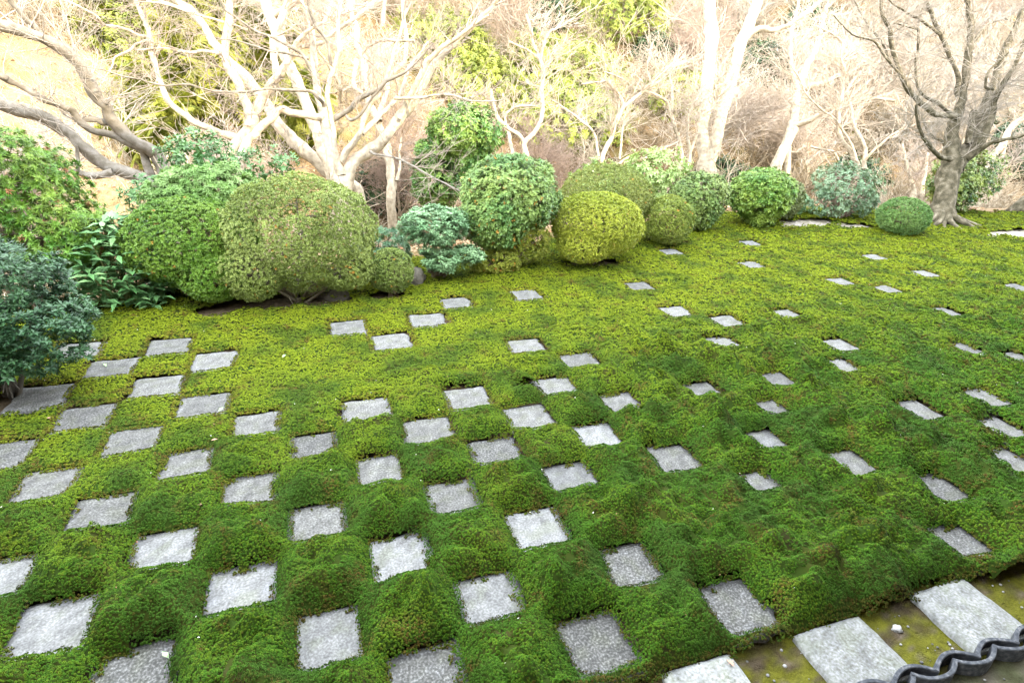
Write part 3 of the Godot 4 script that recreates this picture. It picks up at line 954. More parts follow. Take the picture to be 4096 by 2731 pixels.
func make_front() -> void:
	var g := Geo.new()
	var nx := 100
	var nz := 26
	for r in nz + 1:
		for k in nx + 1:
			var x := -0.6 + 4.4 * k / nx
			var z := 2.6 + 0.56 * r / nz
			var q := n_fine.get_noise_2d(x * 9.0, z * 9.0)
			var q2 := n_fine.get_noise_2d(x * 24.0 + 7.0, z * 24.0)
			var col := Color(0.1, 0.105, 0.014).lerp(Color(0.06, 0.048, 0.03), clampf(0.22 + q * 1.6 + q2 * 1.4, 0.0, 1.0))
			col = col.lerp(Color(0.13, 0.11, 0.085), clampf(q2 * 2.5 - 0.7, 0.0, 0.8))
			g.vert(Vector3(x, -0.03 + 0.012 * q + 0.006 * q2, z), Vector3.UP, col)
	grid_normals(g, nz + 1, nx + 1, true)
	tag(put("thin_moss_ground", g.mesh(), M.soil), "olive film of thin moss on bare earth between the long granite slabs", "", "", "structure")
	g = Geo.new()
	for r in 31:
		for k in 81:
			var x := -0.6 + 4.4 * k / 80
			var z := 3.13 + 0.9 * r / 30
			var q := n_fine.get_noise_2d(x * 12.0, z * 12.0)
			g.vert(Vector3(x, -0.034 + 0.01 * q, z), Vector3.UP, Color(0.13, 0.125, 0.1).lerp(Color(0.07, 0.075, 0.04), clampf(0.5 + q * 1.6, 0.0, 1.0)))
	grid_normals(g, 31, 81, true)
	tag(put("drip_channel_ground", g.mesh(), M.soil), "grey gritty earth of the rain drip channel under the eaves", "", "", "structure")
	# long granite slabs reaching the tile kerb
	for d in [[0.44, 2.94, 0.4, 0.36, "pale granite slab at the bottom edge, leftmost of the three at the tile kerb"], [1.245, 2.945, 0.45, 0.36, "pale granite slab between two strips of thin moss, middle of the three at the tile kerb"], [2.085, 2.93, 0.44, 0.4, "pale bluish granite slab in the bottom right corner, partly behind the tile kerb"]]:
		var o := put("granite_slab", make_stone(d[2], d[3], 40 + int(d[0] * 10.0), 0.15), M.slab)
		o.position = Vector3(d[0], 0.012, d[1])
		tag(o, d[4], "stone slab", "granite slabs along the tile kerb")
		stone_rects.append([d[0], d[1], d[2] * 0.5, d[3] * 0.5])
	# the kerb: two rows of curved roof tiles set on edge, their arcs interlocking
	var words := ["first", "second", "third", "fourth", "fifth", "sixth", "seventh"]
	for row in 2:
		for k in 7:
			var cx := 1.121 + 0.277 * (k - 0.0) + (0.1385 if row else 0.0)
			var t := Geo.new()
			var rr := RandomNumberGenerator.new()
			rr.seed = row * 50 + k
			var sag := 0.058
			var thick := 0.021
			var prev := []
			for a in 15:
				var u := a / 14.0 * 2.0 - 1.0
				var wv := sag * (1.0 - u * u)
				var x := u * 0.145
				var sl := Vector2(2.0 * sag * u / 0.145, 1.0).normalized() * thick * 0.5
				var sgn := 1.0 if row else -1.0
				var top := 0.052 + 0.004 * sin(u * 4.0 + k)
				var ring := []
				for c in [[1, 0.0], [1, 1.0], [-1, 1.0], [-1, 0.0]]:
					ring.append(Vector3(x + sl.x * c[0], lerpf(-0.07, top, c[1]), sgn * (wv + sl.y * c[0])))
				# a small chamfer on the two upper edges
				var full := [ring[0], ring[1] + Vector3(0, -0.004, 0), ring[1].lerp(ring[2], 0.16), ring[2].lerp(ring[1], 0.16), ring[2] + Vector3(0, -0.004, 0), ring[3]]
				if prev.size():
					for f in 5:
						if row: t.quad(prev[f], full[f], full[f + 1], prev[f + 1], Color.WHITE)
						else: t.quad(prev[f], prev[f + 1], full[f + 1], full[f], Color.WHITE)
				if a == 0 or a == 14:
					for f in 4: t.tri(full[0], full[f + 1], full[f + 2] if f < 3 else full[5], Color.WHITE)
				prev = full
			var o := put("kerb_tile", t.mesh(), M.tile)
			o.position = Vector3(cx, rr.randf_range(-0.005, 0.004), (3.14 if row else 3.162) + rr.randf_range(-0.004, 0.004))
			o.rotation.y = rr.randf_range(-0.03, 0.03)
			tag(o, "curved dark grey roof tile set on edge, %s from the left in the %s row of the kerb" % [words[k], "front" if row else "rear"], "kerb tile", "curved tiles of the scalloped kerb")
	var pebbles := []
	var tint := PackedColorArray()
	var r2 := RandomNumberGenerator.new()
	r2.seed = 4
	for k in 420:
		var z := r2.randf_range(3.22, 3.9) if k % 3 else r2.randf_range(2.8, 3.08)
		var sc := r2.randf_range(0.003, 0.009) * (1.8 if r2.randf() < 0.08 else 1.0)
		pebbles.append(Transform3D(Basis.from_euler(Vector3(r2.randf() * 6, r2.randf() * 6, r2.randf() * 6)).scaled(Vector3(sc, sc * 0.7, sc)), Vector3(r2.randf_range(-0.4, 3.6), -0.027, z)))
		var v := r2.randf_range(0.06, 0.28)
		tint.push_back(Color(v, v * 0.98, v * 0.93))
	var peb := SphereMesh.new()
	peb.radius = 1.0
	peb.height = 2.0
	peb.radial_segments = 6
	peb.rings = 4
	tag(scatter("pebbles", peb, plain(0.9, 0.3), pebbles, tint), "tiny pale pebbles strewn on the earth around the tile kerb", "pebbles", "", "stuff")
	var ch := put("stone_chip", rock_mesh(Vector3(0.033, 0.016, 0.025), 9, 0.35), plain(0.9, 0.3))
	ch.position = Vector3(1.625, -0.022, 2.88)
	tag(ch, "pale angular stone chip lying on thin moss beside the middle granite slab", "stone chip")


func make_trees() -> void:
	tree("leaning_tree", "grey leaning trunk rising to the upper left, with a thinner trunk curving beside it", "tree", [
		"-3.37,0.50,-7.45,0.209 -3.48,0.92,-7.52,0.213 -3.56,1.09,-7.47,0.197 -3.75,1.21,-7.43,0.186 -3.89,1.38,-7.39,0.191 -3.99,1.57,-7.35,0.180 -4.02,1.77,-7.29,0.161 -4.13,1.93,-7.24,0.189 -4.16,2.15,-7.19,0.176 -4.22,2.35,-7.14,0.150 -4.30,2.48,-7.07,0.155 -4.41,2.59,-6.99,0.160 -4.54,2.68,-6.91,0.143 -4.70,2.74,-6.83,0.155 -4.83,2.80,-6.74,0.156 -4.90,2.82,-6.60,0.146 -5.14,2.92,-6.57,0.133",
		"-3.99,1.53,-7.41,0.120 -4.16,1.52,-7.45,0.107 -4.27,1.55,-7.47,0.103 -4.53,1.56,-7.55,0.094 -4.69,1.63,-7.62,0.082 -4.72,1.69,-7.63,0.073",
		"-3.63,0.61,-7.48,0.135 -3.68,0.96,-7.52,0.125 -3.72,1.11,-7.46,0.128 -3.86,1.22,-7.41,0.122 -4.01,1.32,-7.37,0.108 -4.18,1.36,-7.30,0.106 -4.33,1.42,-7.24,0.105 -4.42,1.56,-7.19,0.103 -4.46,1.69,-7.12,0.110 -4.55,1.77,-7.04,0.093 -4.70,1.84,-6.98,0.095 -4.85,1.96,-6.94,0.094 -4.99,2.06,-6.90,0.085 -5.09,2.13,-6.81,0.091 -5.09,2.18,-6.69,0.094 -5.27,2.32,-6.68,0.089",
		"-4.55,2.70,-7.07,0.078 -4.62,2.81,-7.04,0.081 -4.69,2.90,-6.99,0.076 -4.74,3.01,-6.94,0.068 -4.79,3.11,-6.89,0.071 -4.78,3.23,-6.83,0.060",
		"-4.26,2.41,-7.18,0.027 -4.29,2.66,-7.37,0.023 -4.36,2.86,-7.55,0.019 -4.38,3.13,-7.75,0.016 -4.37,3.31,-7.89,0.012"
	], M.bark_shaded, {"twigs": 6.0, "twig_len": 0.8, "twig_col": Color(0.4, 0.35, 0.29)})
	tree("fallen_leaning_tree", "thick grey trunk leaning low to the left above the pieris shrub, with a knot hole", "tree", [
		"-3.47,0.50,-7.02,0.195 -3.61,0.64,-7.00,0.188 -3.82,0.75,-7.00,0.194 -4.02,0.85,-6.98,0.212 -4.18,0.96,-6.96,0.198 -4.30,1.10,-6.93,0.187 -4.40,1.25,-6.91,0.185 -4.53,1.40,-6.89,0.183 -4.65,1.53,-6.86,0.188 -4.74,1.62,-6.80,0.201 -4.85,1.68,-6.74,0.183 -5.01,1.73,-6.68,0.181 -5.17,1.80,-6.64,0.164 -5.45,1.89,-6.65,0.158",
		"-4.01,0.83,-6.79,0.116 -4.22,0.79,-6.76,0.104 -4.45,0.83,-6.77,0.099 -4.57,0.86,-6.74,0.078 -4.59,0.85,-6.65,0.051",
		"-4.47,0.86,-6.73,0.063 -4.43,1.02,-6.76,0.055 -4.41,1.15,-6.78,0.051 -4.40,1.23,-6.77,0.043"
	], M.bark_shaded, {"twigs": 2.0, "twig_len": 0.6, "twig_col": Color(0.4, 0.35, 0.29)})
	tree("maple", "pale twisted bare maple with a dark cleft at its fork, left of the main maple", "tree", [
		"-2.46,0.70,-8.51,0.253 -2.37,0.89,-8.50,0.252 -2.27,1.06,-8.47,0.251 -2.09,1.27,-8.44,0.240 -1.98,1.48,-8.43,0.229 -2.01,1.65,-8.45,0.180 -2.10,1.97,-8.57,0.160 -2.20,2.25,-8.66,0.155 -2.30,2.48,-8.74,0.144 -2.28,2.77,-8.81,0.134 -2.22,3.02,-8.83,0.143 -2.15,3.21,-8.83,0.133 -2.12,3.43,-8.86,0.109 -2.09,3.63,-8.87,0.100",
		"-2.04,1.44,-8.60,0.222 -1.90,1.62,-8.59,0.212 -1.73,1.94,-8.63,0.192 -1.48,2.21,-8.63,0.148 -1.27,2.50,-8.64,0.114 -1.05,2.85,-8.69,0.081 -0.81,3.06,-8.65,0.066 -0.57,3.19,-8.58,0.042",
		"-1.47,2.23,-8.67,0.134 -1.47,2.47,-8.84,0.135 -1.48,2.80,-9.06,0.130 -1.39,3.06,-9.22,0.131 -1.26,3.29,-9.34,0.122 -1.14,3.54,-9.48,0.108 -1.08,3.71,-9.60,0.093",
		"-2.29,1.15,-8.55,0.145 -2.50,1.21,-8.58,0.130 -2.63,1.27,-8.58,0.115 -2.92,1.37,-8.66,0.114 -3.14,1.52,-8.73,0.106 -3.29,1.66,-8.78,0.103 -3.42,1.85,-8.84,0.098 -3.49,2.08,-8.91,0.088 -3.51,2.34,-8.96,0.088 -3.55,2.52,-8.99,0.087 -3.53,2.77,-9.03,0.091 -3.56,2.99,-9.07,0.079 -3.62,3.23,-9.13,0.076 -3.68,3.38,-9.15,0.067 -3.69,3.50,-9.14,0.058",
		"-3.51,2.81,-9.09,0.059 -3.67,2.83,-8.97,0.050 -3.91,2.92,-8.92,0.049 -4.20,2.96,-8.86,0.044 -4.20,3.05,-8.72,0.039 -4.47,3.22,-8.72,0.034 -4.65,3.28,-8.62,0.029 -4.78,3.33,-8.51,0.025",
		"-3.51,2.79,-9.08,0.046 -3.79,2.67,-9.03,0.045 -3.86,2.57,-8.90,0.041 -4.10,2.45,-8.84,0.031 -4.14,2.31,-8.68,0.027 -4.23,2.15,-8.54,0.022 -4.33,1.97,-8.39,0.017",
		"-2.38,2.58,-8.93,0.061 -2.68,2.63,-8.96,0.056 -2.93,2.58,-8.94,0.051 -3.17,2.63,-8.96,0.046 -3.40,2.63,-8.94,0.037 -3.79,2.58,-8.96,0.027",
		"-1.90,3.00,-8.96,0.038 -2.18,3.09,-8.91,0.042 -2.54,3.17,-8.88,0.041 -2.81,3.24,-8.82,0.036 -3.19,3.33,-8.80,0.035 -3.48,3.36,-8.72,0.030 -3.68,3.38,-8.61,0.026",
		"-3.55,2.44,-9.16,0.061 -3.46,2.59,-9.17,0.056 -3.42,2.74,-9.20,0.046"
	], M.bark, {"twigs": 6.0, "twig_len": 0.85, "fine": 0.002})
	tree("stem_maple", "smooth pale stem arching up right and then level into the main maple", "tree", [
		"-2.26,0.71,-7.86,0.196 -2.20,0.92,-7.96,0.177 -2.11,1.11,-8.05,0.159 -1.96,1.26,-8.09,0.136 -1.77,1.44,-8.13,0.131 -1.60,1.57,-8.16,0.132 -1.47,1.70,-8.20,0.127 -1.26,1.67,-8.13,0.132 -1.09,1.64,-8.08,0.137 -0.87,1.60,-8.01,0.133 -0.73,1.58,-7.97,0.123"
	], M.bark, {"twigs": 1.0})
	tree("main_maple", "large many stemmed bare maple with sawn stub, behind the two big azaleas", "tree", [
		"-0.50,0.46,-7.23,0.329 -0.56,0.62,-7.36,0.283 -0.60,0.80,-7.51,0.246 -0.65,1.05,-7.69,0.213 -0.69,1.30,-7.86,0.190 -0.71,1.54,-8.02,0.186 -0.75,1.90,-8.25,0.148 -0.78,2.29,-8.49,0.130 -0.78,2.61,-8.68,0.120 -0.76,2.98,-8.90,0.106 -0.78,3.24,-9.07,0.097 -0.85,3.46,-9.24,0.083 -0.92,3.66,-9.40,0.073",
		"-0.51,0.67,-7.21,0.163 -0.57,0.90,-7.29,0.130 -0.59,1.16,-7.36,0.097 -0.59,1.48,-7.45,0.083 -0.60,1.73,-7.51,0.082 -0.63,1.98,-7.58,0.082 -0.59,2.19,-7.61,0.081 -0.51,2.40,-7.62,0.081 -0.43,2.59,-7.62,0.076 -0.35,2.73,-7.60,0.076 -0.36,2.97,-7.66,0.071 -0.35,3.23,-7.71,0.066 -0.30,3.45,-7.74,0.061 -0.26,3.60,-7.74,0.052",
		"-0.51,2.52,-7.77,0.063 -0.53,2.68,-7.74,0.058 -0.57,2.90,-7.74,0.053 -0.70,3.05,-7.74,0.057 -0.77,3.20,-7.73,0.057 -0.82,3.41,-7.72,0.047 -0.82,3.56,-7.68,0.043",
		"-0.48,0.44,-7.21,0.301 -0.39,0.67,-7.31,0.245 -0.23,0.91,-7.38,0.226 0.04,1.09,-7.39,0.203 0.28,1.28,-7.40,0.201 0.46,1.48,-7.43,0.201 0.60,1.63,-7.45,0.200 0.83,1.88,-7.47,0.184 0.97,2.07,-7.48,0.174 1.10,2.30,-7.52,0.173 1.28,2.56,-7.54,0.145 1.49,2.80,-7.53,0.112 1.69,2.98,-7.49,0.102 1.89,3.18,-7.45,0.088 2.02,3.32,-7.40,0.078 2.33,3.60,-7.36,0.059 2.44,3.77,-7.32,0.050",
		"0.58,1.67,-7.31,0.102 0.73,1.95,-7.28,0.104 0.86,2.19,-7.24,0.105 0.99,2.41,-7.18,0.100 1.08,2.64,-7.14,0.094 1.22,2.77,-7.04,0.084 1.38,2.91,-6.94,0.075 1.62,3.08,-6.81,0.061 1.83,3.24,-6.70,0.047 2.02,3.38,-6.59,0.034",
		"-0.50,0.90,-7.33,0.126 -0.31,1.17,-7.32,0.116 -0.14,1.37,-7.30,0.106 -0.06,1.59,-7.31,0.087 0.07,1.85,-7.33,0.068 0.24,2.06,-7.31,0.064 0.44,2.44,-7.36,0.054 0.55,2.78,-7.42,0.049 0.67,3.04,-7.44,0.045 0.76,3.33,-7.49,0.040 0.85,3.49,-7.47,0.035 0.93,3.65,-7.45,0.031",
		"-0.09,1.39,-7.30,0.088 0.23,1.67,-7.44,0.084 0.44,1.84,-7.56,0.075 0.63,1.99,-7.69,0.081 0.79,2.25,-7.88,0.077 0.92,2.52,-8.07,0.063 1.15,2.75,-8.22,0.044 1.35,2.98,-8.38,0.029",
		"-0.57,1.58,-7.56,0.092 -0.39,1.72,-7.47,0.087 -0.26,1.79,-7.37,0.082 -0.10,1.97,-7.31,0.081 0.03,2.06,-7.21,0.076 0.21,2.16,-7.10,0.080 0.32,2.29,-7.03,0.066 0.53,2.38,-6.91,0.044 0.73,2.51,-6.80,0.033 0.92,2.71,-6.74,0.026 1.10,2.91,-6.68,0.019",
		"-0.33,1.69,-7.42,0.046 -0.28,1.63,-7.27,0.050 -0.18,1.68,-7.17,0.050 -0.04,1.84,-7.10,0.049 0.07,1.99,-7.05,0.044 0.20,2.14,-6.98,0.040",
		"0.03,1.11,-7.12,0.055 0.09,1.09,-6.83,0.045 0.21,1.12,-6.53,0.040 0.39,1.11,-6.19,0.037 0.53,1.07,-5.86,0.034 0.71,0.99,-5.48,0.029 0.87,0.93,-5.13,0.026 1.10,0.84,-4.74,0.020",
		"0.53,1.99,-7.37,0.051 0.71,2.02,-7.15,0.050 0.96,2.05,-6.90,0.045 1.14,2.11,-6.69,0.040 1.38,2.13,-6.44,0.035 1.54,2.08,-6.18,0.030 1.65,2.07,-5.96,0.025 2.01,2.11,-5.68,0.021 2.13,2.23,-5.52,0.016",
		"-0.69,1.79,-7.94,0.094 -0.75,1.92,-7.85,0.074 -0.90,2.05,-7.79,0.057 -1.18,2.07,-7.73,0.050 -1.47,2.07,-7.65,0.042 -1.71,2.07,-7.57,0.039 -2.02,2.02,-7.47,0.037 -2.41,2.02,-7.44,0.036 -2.64,2.07,-7.37,0.034 -2.83,2.12,-7.29,0.029 -3.11,2.09,-7.20,0.028 -3.32,2.13,-7.12,0.026 -3.43,2.18,-7.00,0.024 -3.63,2.22,-6.92,0.021 -3.87,2.30,-6.87,0.019 -4.10,2.34,-6.79,0.015 -4.29,2.41,-6.72,0.011",
		"-0.85,2.38,-7.82,0.077 -0.99,2.64,-7.83,0.063 -1.19,2.77,-7.80,0.057 -1.46,2.89,-7.79,0.048 -1.71,2.97,-7.75,0.039 -1.95,3.13,-7.74,0.034 -2.10,3.23,-7.68,0.029 -2.19,3.38,-7.61,0.023",
		"-0.89,2.59,-7.93,0.059 -1.08,2.62,-7.76,0.049 -1.32,2.66,-7.62,0.039 -1.52,2.67,-7.44,0.034 -1.85,2.77,-7.35,0.025 -2.14,2.81,-7.22,0.018 -2.31,2.76,-7.00,0.012",
		"-0.99,2.78,-8.88,0.082 -0.82,2.81,-8.92,0.083 -0.56,2.89,-8.95,0.078 -0.33,3.08,-9.04,0.074 -0.10,3.22,-9.11,0.074 0.16,3.40,-9.19,0.065 0.48,3.67,-9.29,0.055 0.62,3.79,-9.38,0.045",
		"0.18,2.72,-9.26,0.062 0.32,2.87,-9.16,0.061 0.59,2.98,-9.00,0.061 0.85,2.98,-8.79,0.055 1.12,2.99,-8.58,0.040"
	], M.bark, {"twigs": 5.0, "twig_len": 0.8, "fine": 0.0022, "grey": [2, 7, 8, 9, 11, 12, 13]})  # thin forward limbs get their shade from the darker bark colour
	tree("pale_trunk_tree", "pale trunk slanting from upper left, crossing behind the twisted maple and main maple", "tree", [
		"-0.08,-0.02,-8.48,0.191 -0.25,0.26,-8.72,0.223 -0.49,0.39,-8.92,0.293 -0.68,0.49,-9.08,0.316 -0.91,0.69,-9.30,0.301 -1.14,0.84,-9.51,0.275 -1.37,1.07,-9.75,0.254 -1.60,1.35,-10.01,0.238 -1.82,1.72,-10.32,0.217 -2.00,2.01,-10.57,0.202 -2.21,2.23,-10.80,0.197 -2.54,2.55,-11.12,0.181 -2.75,2.81,-11.37,0.165 -2.91,3.11,-11.61,0.160 -3.20,3.44,-11.93,0.150 -3.55,3.66,-12.20,0.133",
		"-3.12,3.37,-11.79,0.083 -3.37,3.45,-11.76,0.071 -3.67,3.54,-11.76,0.059 -3.93,3.64,-11.75,0.048"
	], M.bark, {"twigs": 1.5})
	tree("pale_trunk_tree", "thick pale trunk slanting to the main maple's fork, leaning left from the top edge", "tree", [
		"-0.63,0.53,-8.36,0.244 -0.76,0.92,-8.71,0.236 -0.82,1.18,-8.98,0.233 -0.91,1.54,-9.30,0.240 -1.04,1.91,-9.64,0.231 -1.19,2.33,-10.02,0.223 -1.33,2.70,-10.37,0.214 -1.42,3.06,-10.69,0.215 -1.53,3.38,-11.00,0.217 -1.64,3.75,-11.34,0.208",
		"-1.54,3.33,-10.98,0.136 -1.28,3.46,-10.75,0.118 -0.96,3.63,-10.53,0.106 -0.70,3.77,-10.31,0.089"
	], M.bark, {"twigs": 1.5})
	tree("pale_straight_tree", "pale upright trunk showing below and right of the main maple's fork", "tree", [
		"0.72,-0.43,-9.86,0.221 0.77,-0.03,-10.10,0.222 0.80,0.37,-10.34,0.217 0.76,0.77,-10.61,0.206 0.66,1.11,-10.87,0.188 0.64,1.33,-11.04,0.177 0.78,1.66,-11.21,0.134 0.88,1.88,-11.34,0.123 1.03,2.28,-11.53,0.111 1.40,2.63,-11.63,0.105 1.50,3.13,-11.90,0.105 1.50,3.70,-12.24,0.093 1.55,4.10,-12.47,0.087",
		"0.63,1.29,-10.85,0.181 0.50,1.58,-11.02,0.175 0.41,1.93,-11.21,0.174 0.41,2.26,-11.35,0.180 0.40,2.66,-11.54,0.162 0.31,2.93,-11.69,0.135 0.33,3.23,-11.81,0.132 0.26,3.55,-11.98,0.105 0.27,3.93,-12.14,0.090",
		"0.25,2.60,-11.39,0.101 0.18,2.33,-11.28,0.101 0.16,2.01,-11.13,0.095 0.36,1.88,-11.00,0.101",
		"0.90,0.07,-10.04,0.078 1.02,0.38,-10.27,0.072 1.04,0.64,-10.50,0.061 1.14,0.96,-10.74,0.043"
	], M.bark, {"twigs": 3.0, "twig_len": 0.9, "fine": 0.0028})
	tree("forked_tree", "pale slender forked tree with a low Y fork, above the tall clipped camellia", "tree", [
		"4.00,0.57,-9.76,0.143 3.99,0.76,-9.86,0.136 4.01,0.97,-9.96,0.124 4.24,1.19,-9.98,0.105 4.38,1.37,-10.02,0.102 4.46,1.60,-10.10,0.105 4.50,2.02,-10.29,0.102 4.57,2.38,-10.45,0.093 4.59,2.64,-10.56,0.093 4.55,2.83,-10.67,0.093 4.67,3.15,-10.78,0.087 4.79,3.40,-10.86,0.074 5.01,3.53,-10.85,0.062 5.21,3.79,-10.90,0.050",
		"4.00,0.93,-9.94,0.105 3.85,1.13,-9.99,0.105 3.55,1.29,-10.07,0.098 3.37,1.48,-10.13,0.097 3.12,1.62,-10.18,0.085 2.90,1.64,-10.17,0.072 2.64,1.58,-10.13,0.054 2.31,1.60,-10.15,0.045 1.96,1.62,-10.19,0.032",
		"4.53,2.77,-10.65,0.074 4.54,2.94,-10.82,0.078 4.47,3.20,-11.05,0.078 4.47,3.51,-11.29,0.069 4.44,3.80,-11.53,0.057",
		"4.50,2.83,-10.69,0.062 4.20,3.01,-10.71,0.055 3.76,3.16,-10.77,0.042",
		"3.82,0.60,-10.19,0.108 3.79,0.87,-10.39,0.101 3.75,1.13,-10.57,0.095 3.59,1.46,-10.84,0.089 3.51,1.74,-11.05,0.077 3.50,2.08,-11.27,0.064",
		"3.65,1.32,-10.38,0.062 3.64,1.55,-10.40,0.056 3.87,1.74,-10.32,0.052 4.14,1.79,-10.16,0.043 4.34,1.77,-10.00,0.031"
	], M.bark, {"twigs": 6.0, "twig_len": 0.9, "fine": 0.005, "twig_col": Color(0.42, 0.35, 0.27)})
	tree("thicket_tree", "slender bare tree with crooked dark tipped branch, above the olive azalea dome", "tree", [
		"5.97,0.58,-9.65,0.109 6.14,0.90,-9.78,0.109 6.28,1.11,-9.86,0.109 6.43,1.49,-10.01,0.106 6.66,1.85,-10.13,0.106 6.58,2.08,-10.30,0.087 6.51,2.22,-10.42,0.084 6.39,2.39,-10.57,0.065 6.27,2.38,-10.63,0.052 5.76,2.30,-10.80,0.039",
		"6.68,1.85,-10.14,0.097 7.00,2.04,-10.20,0.091 7.31,2.25,-10.28,0.065 7.72,2.57,-10.38,0.046 8.18,2.94,-10.49,0.033",
		"5.89,0.66,-9.72,0.071 5.82,1.19,-9.92,0.064 5.54,1.44,-10.05,0.063 5.23,1.66,-10.18,0.044 4.75,1.96,-10.41,0.031",
		"6.60,0.58,-9.90,0.059 6.79,1.17,-10.27,0.060 7.01,1.67,-10.60,0.054 7.31,2.01,-10.81,0.041"
	], M.bark, {"twigs": 7.0, "twig_len": 1.1, "fine": 0.004, "twig_col": Color(0.42, 0.35, 0.27)})
	tree("thicket_tree", "slender bare tree with several thin stems, left of the twin white trunks", "tree", [
		"8.40,0.29,-9.82,0.109 8.45,0.73,-9.96,0.109 8.37,1.20,-10.15,0.102 8.22,1.66,-10.37,0.095 8.13,1.96,-10.49,0.088 7.80,2.13,-10.63,0.074 7.31,2.26,-10.81,0.060 6.99,2.46,-10.97,0.047 6.51,2.62,-11.16,0.033",
		"8.63,0.33,-9.76,0.103 8.74,0.79,-10.00,0.103 8.75,1.19,-10.25,0.083 8.90,1.72,-10.51,0.076 9.09,1.98,-10.63,0.062 9.38,2.33,-10.75,0.049 9.69,2.76,-10.91,0.035",
		"8.64,0.75,-9.84,0.082 8.83,1.23,-9.91,0.074 8.91,1.64,-9.98,0.067 9.10,1.84,-9.91,0.060 9.23,2.12,-9.91,0.050 9.17,2.39,-9.96,0.040 9.17,2.66,-9.99,0.030",
		"8.39,1.19,-10.26,0.068 8.40,1.64,-10.59,0.069 8.53,2.26,-10.97,0.062 8.55,2.70,-11.29,0.049 8.48,2.92,-11.53,0.035",
		"6.58,0.44,-9.95,0.066 6.91,0.60,-9.98,0.066 7.25,0.57,-9.92,0.067 7.75,0.80,-9.92,0.060 8.18,0.96,-9.92,0.047 8.35,1.06,-9.97,0.034"
	], M.bark, {"twigs": 7.0, "twig_len": 1.1, "fine": 0.004, "twig_col": Color(0.42, 0.35, 0.27)})
	tree("white_trunk_tree", "tall sunlit tree with two thick white trunks in a narrow V", "tree", [
		"10.02,-0.03,-10.84,0.561 10.04,0.31,-11.03,0.487 10.08,0.57,-11.19,0.420 10.12,1.08,-11.46,0.376 10.25,1.76,-11.78,0.358 10.40,2.45,-12.10,0.359 10.60,3.14,-12.41,0.359 10.73,3.83,-12.74,0.371 10.73,4.35,-13.02,0.380 10.72,4.90,-13.34,0.380",
		"10.07,0.15,-10.90,0.449 10.14,0.42,-10.98,0.411 10.30,0.81,-11.07,0.343 10.48,1.46,-11.29,0.327 10.69,1.97,-11.43,0.319 10.86,2.49,-11.59,0.319 11.09,3.23,-11.83,0.318 11.29,3.71,-11.96,0.310 11.53,4.19,-12.07,0.317 11.69,4.59,-12.18,0.295 11.78,4.89,-12.25,0.272",
		"11.37,3.68,-11.93,0.192 11.61,3.92,-11.86,0.169 11.75,3.94,-11.71,0.154 11.89,3.90,-11.54,0.146 12.17,4.00,-11.39,0.109 12.43,4.18,-11.28,0.101 12.69,4.38,-11.19,0.122 12.91,4.61,-11.12,0.107 13.05,4.80,-11.06,0.092",
		"10.62,2.46,-11.25,0.036 10.44,2.32,-11.20,0.051 10.30,2.25,-11.17,0.043 10.11,1.98,-11.06,0.036 9.93,1.81,-10.99,0.036 9.63,1.57,-10.94,0.032"
	], M.bark, {"twigs": 2.0, "twig_len": 1.3, "twig_col": Color(0.42, 0.36, 0.28), "fine": 0.005, "from": 0.3})
	tree("hollow_trunk_tree", "sunlit leaning tree with a small hollow in its trunk, behind the round camellia", "tree", [
		"12.25,-0.08,-10.60,0.308 12.53,0.52,-10.85,0.293 12.82,0.94,-11.00,0.302 13.07,1.39,-11.19,0.310 13.18,1.76,-11.38,0.256 13.31,2.14,-11.58,0.242 13.48,2.50,-11.75,0.258 13.70,2.90,-11.91,0.196 13.90,3.19,-12.04,0.181 14.09,3.38,-12.12,0.189 14.25,3.67,-12.25,0.166 14.43,3.97,-12.39,0.119 14.62,4.41,-12.59,0.087 14.82,4.89,-12.80,0.064",
		"13.35,2.39,-11.65,0.156 13.30,2.74,-11.87,0.140 13.30,3.27,-12.17,0.121 13.35,3.80,-12.45,0.109 13.53,4.24,-12.64,0.098 13.72,4.67,-12.82,0.078 13.83,5.04,-12.99,0.063",
		"13.44,2.35,-11.59,0.179 13.56,2.48,-11.38,0.177 13.84,2.61,-11.11,0.160 13.98,2.79,-10.92,0.173 13.98,2.83,-10.70,0.112",
		"13.06,1.39,-11.15,0.178 13.25,1.50,-10.92,0.153 13.47,1.71,-10.72,0.144 13.73,1.94,-10.52,0.127 14.01,2.07,-10.27,0.111 14.28,2.22,-10.04,0.110 14.45,2.28,-9.78,0.094 14.79,2.24,-9.43,0.072",
		"13.78,-0.43,-11.64,0.192 13.86,0.10,-11.87,0.183 13.92,0.55,-12.07,0.167 13.96,0.93,-12.24,0.150"
	], M.bark, {"twigs": 3.5, "twig_len": 1.3, "twig_col": Color(0.42, 0.36, 0.28), "fine": 0.005})
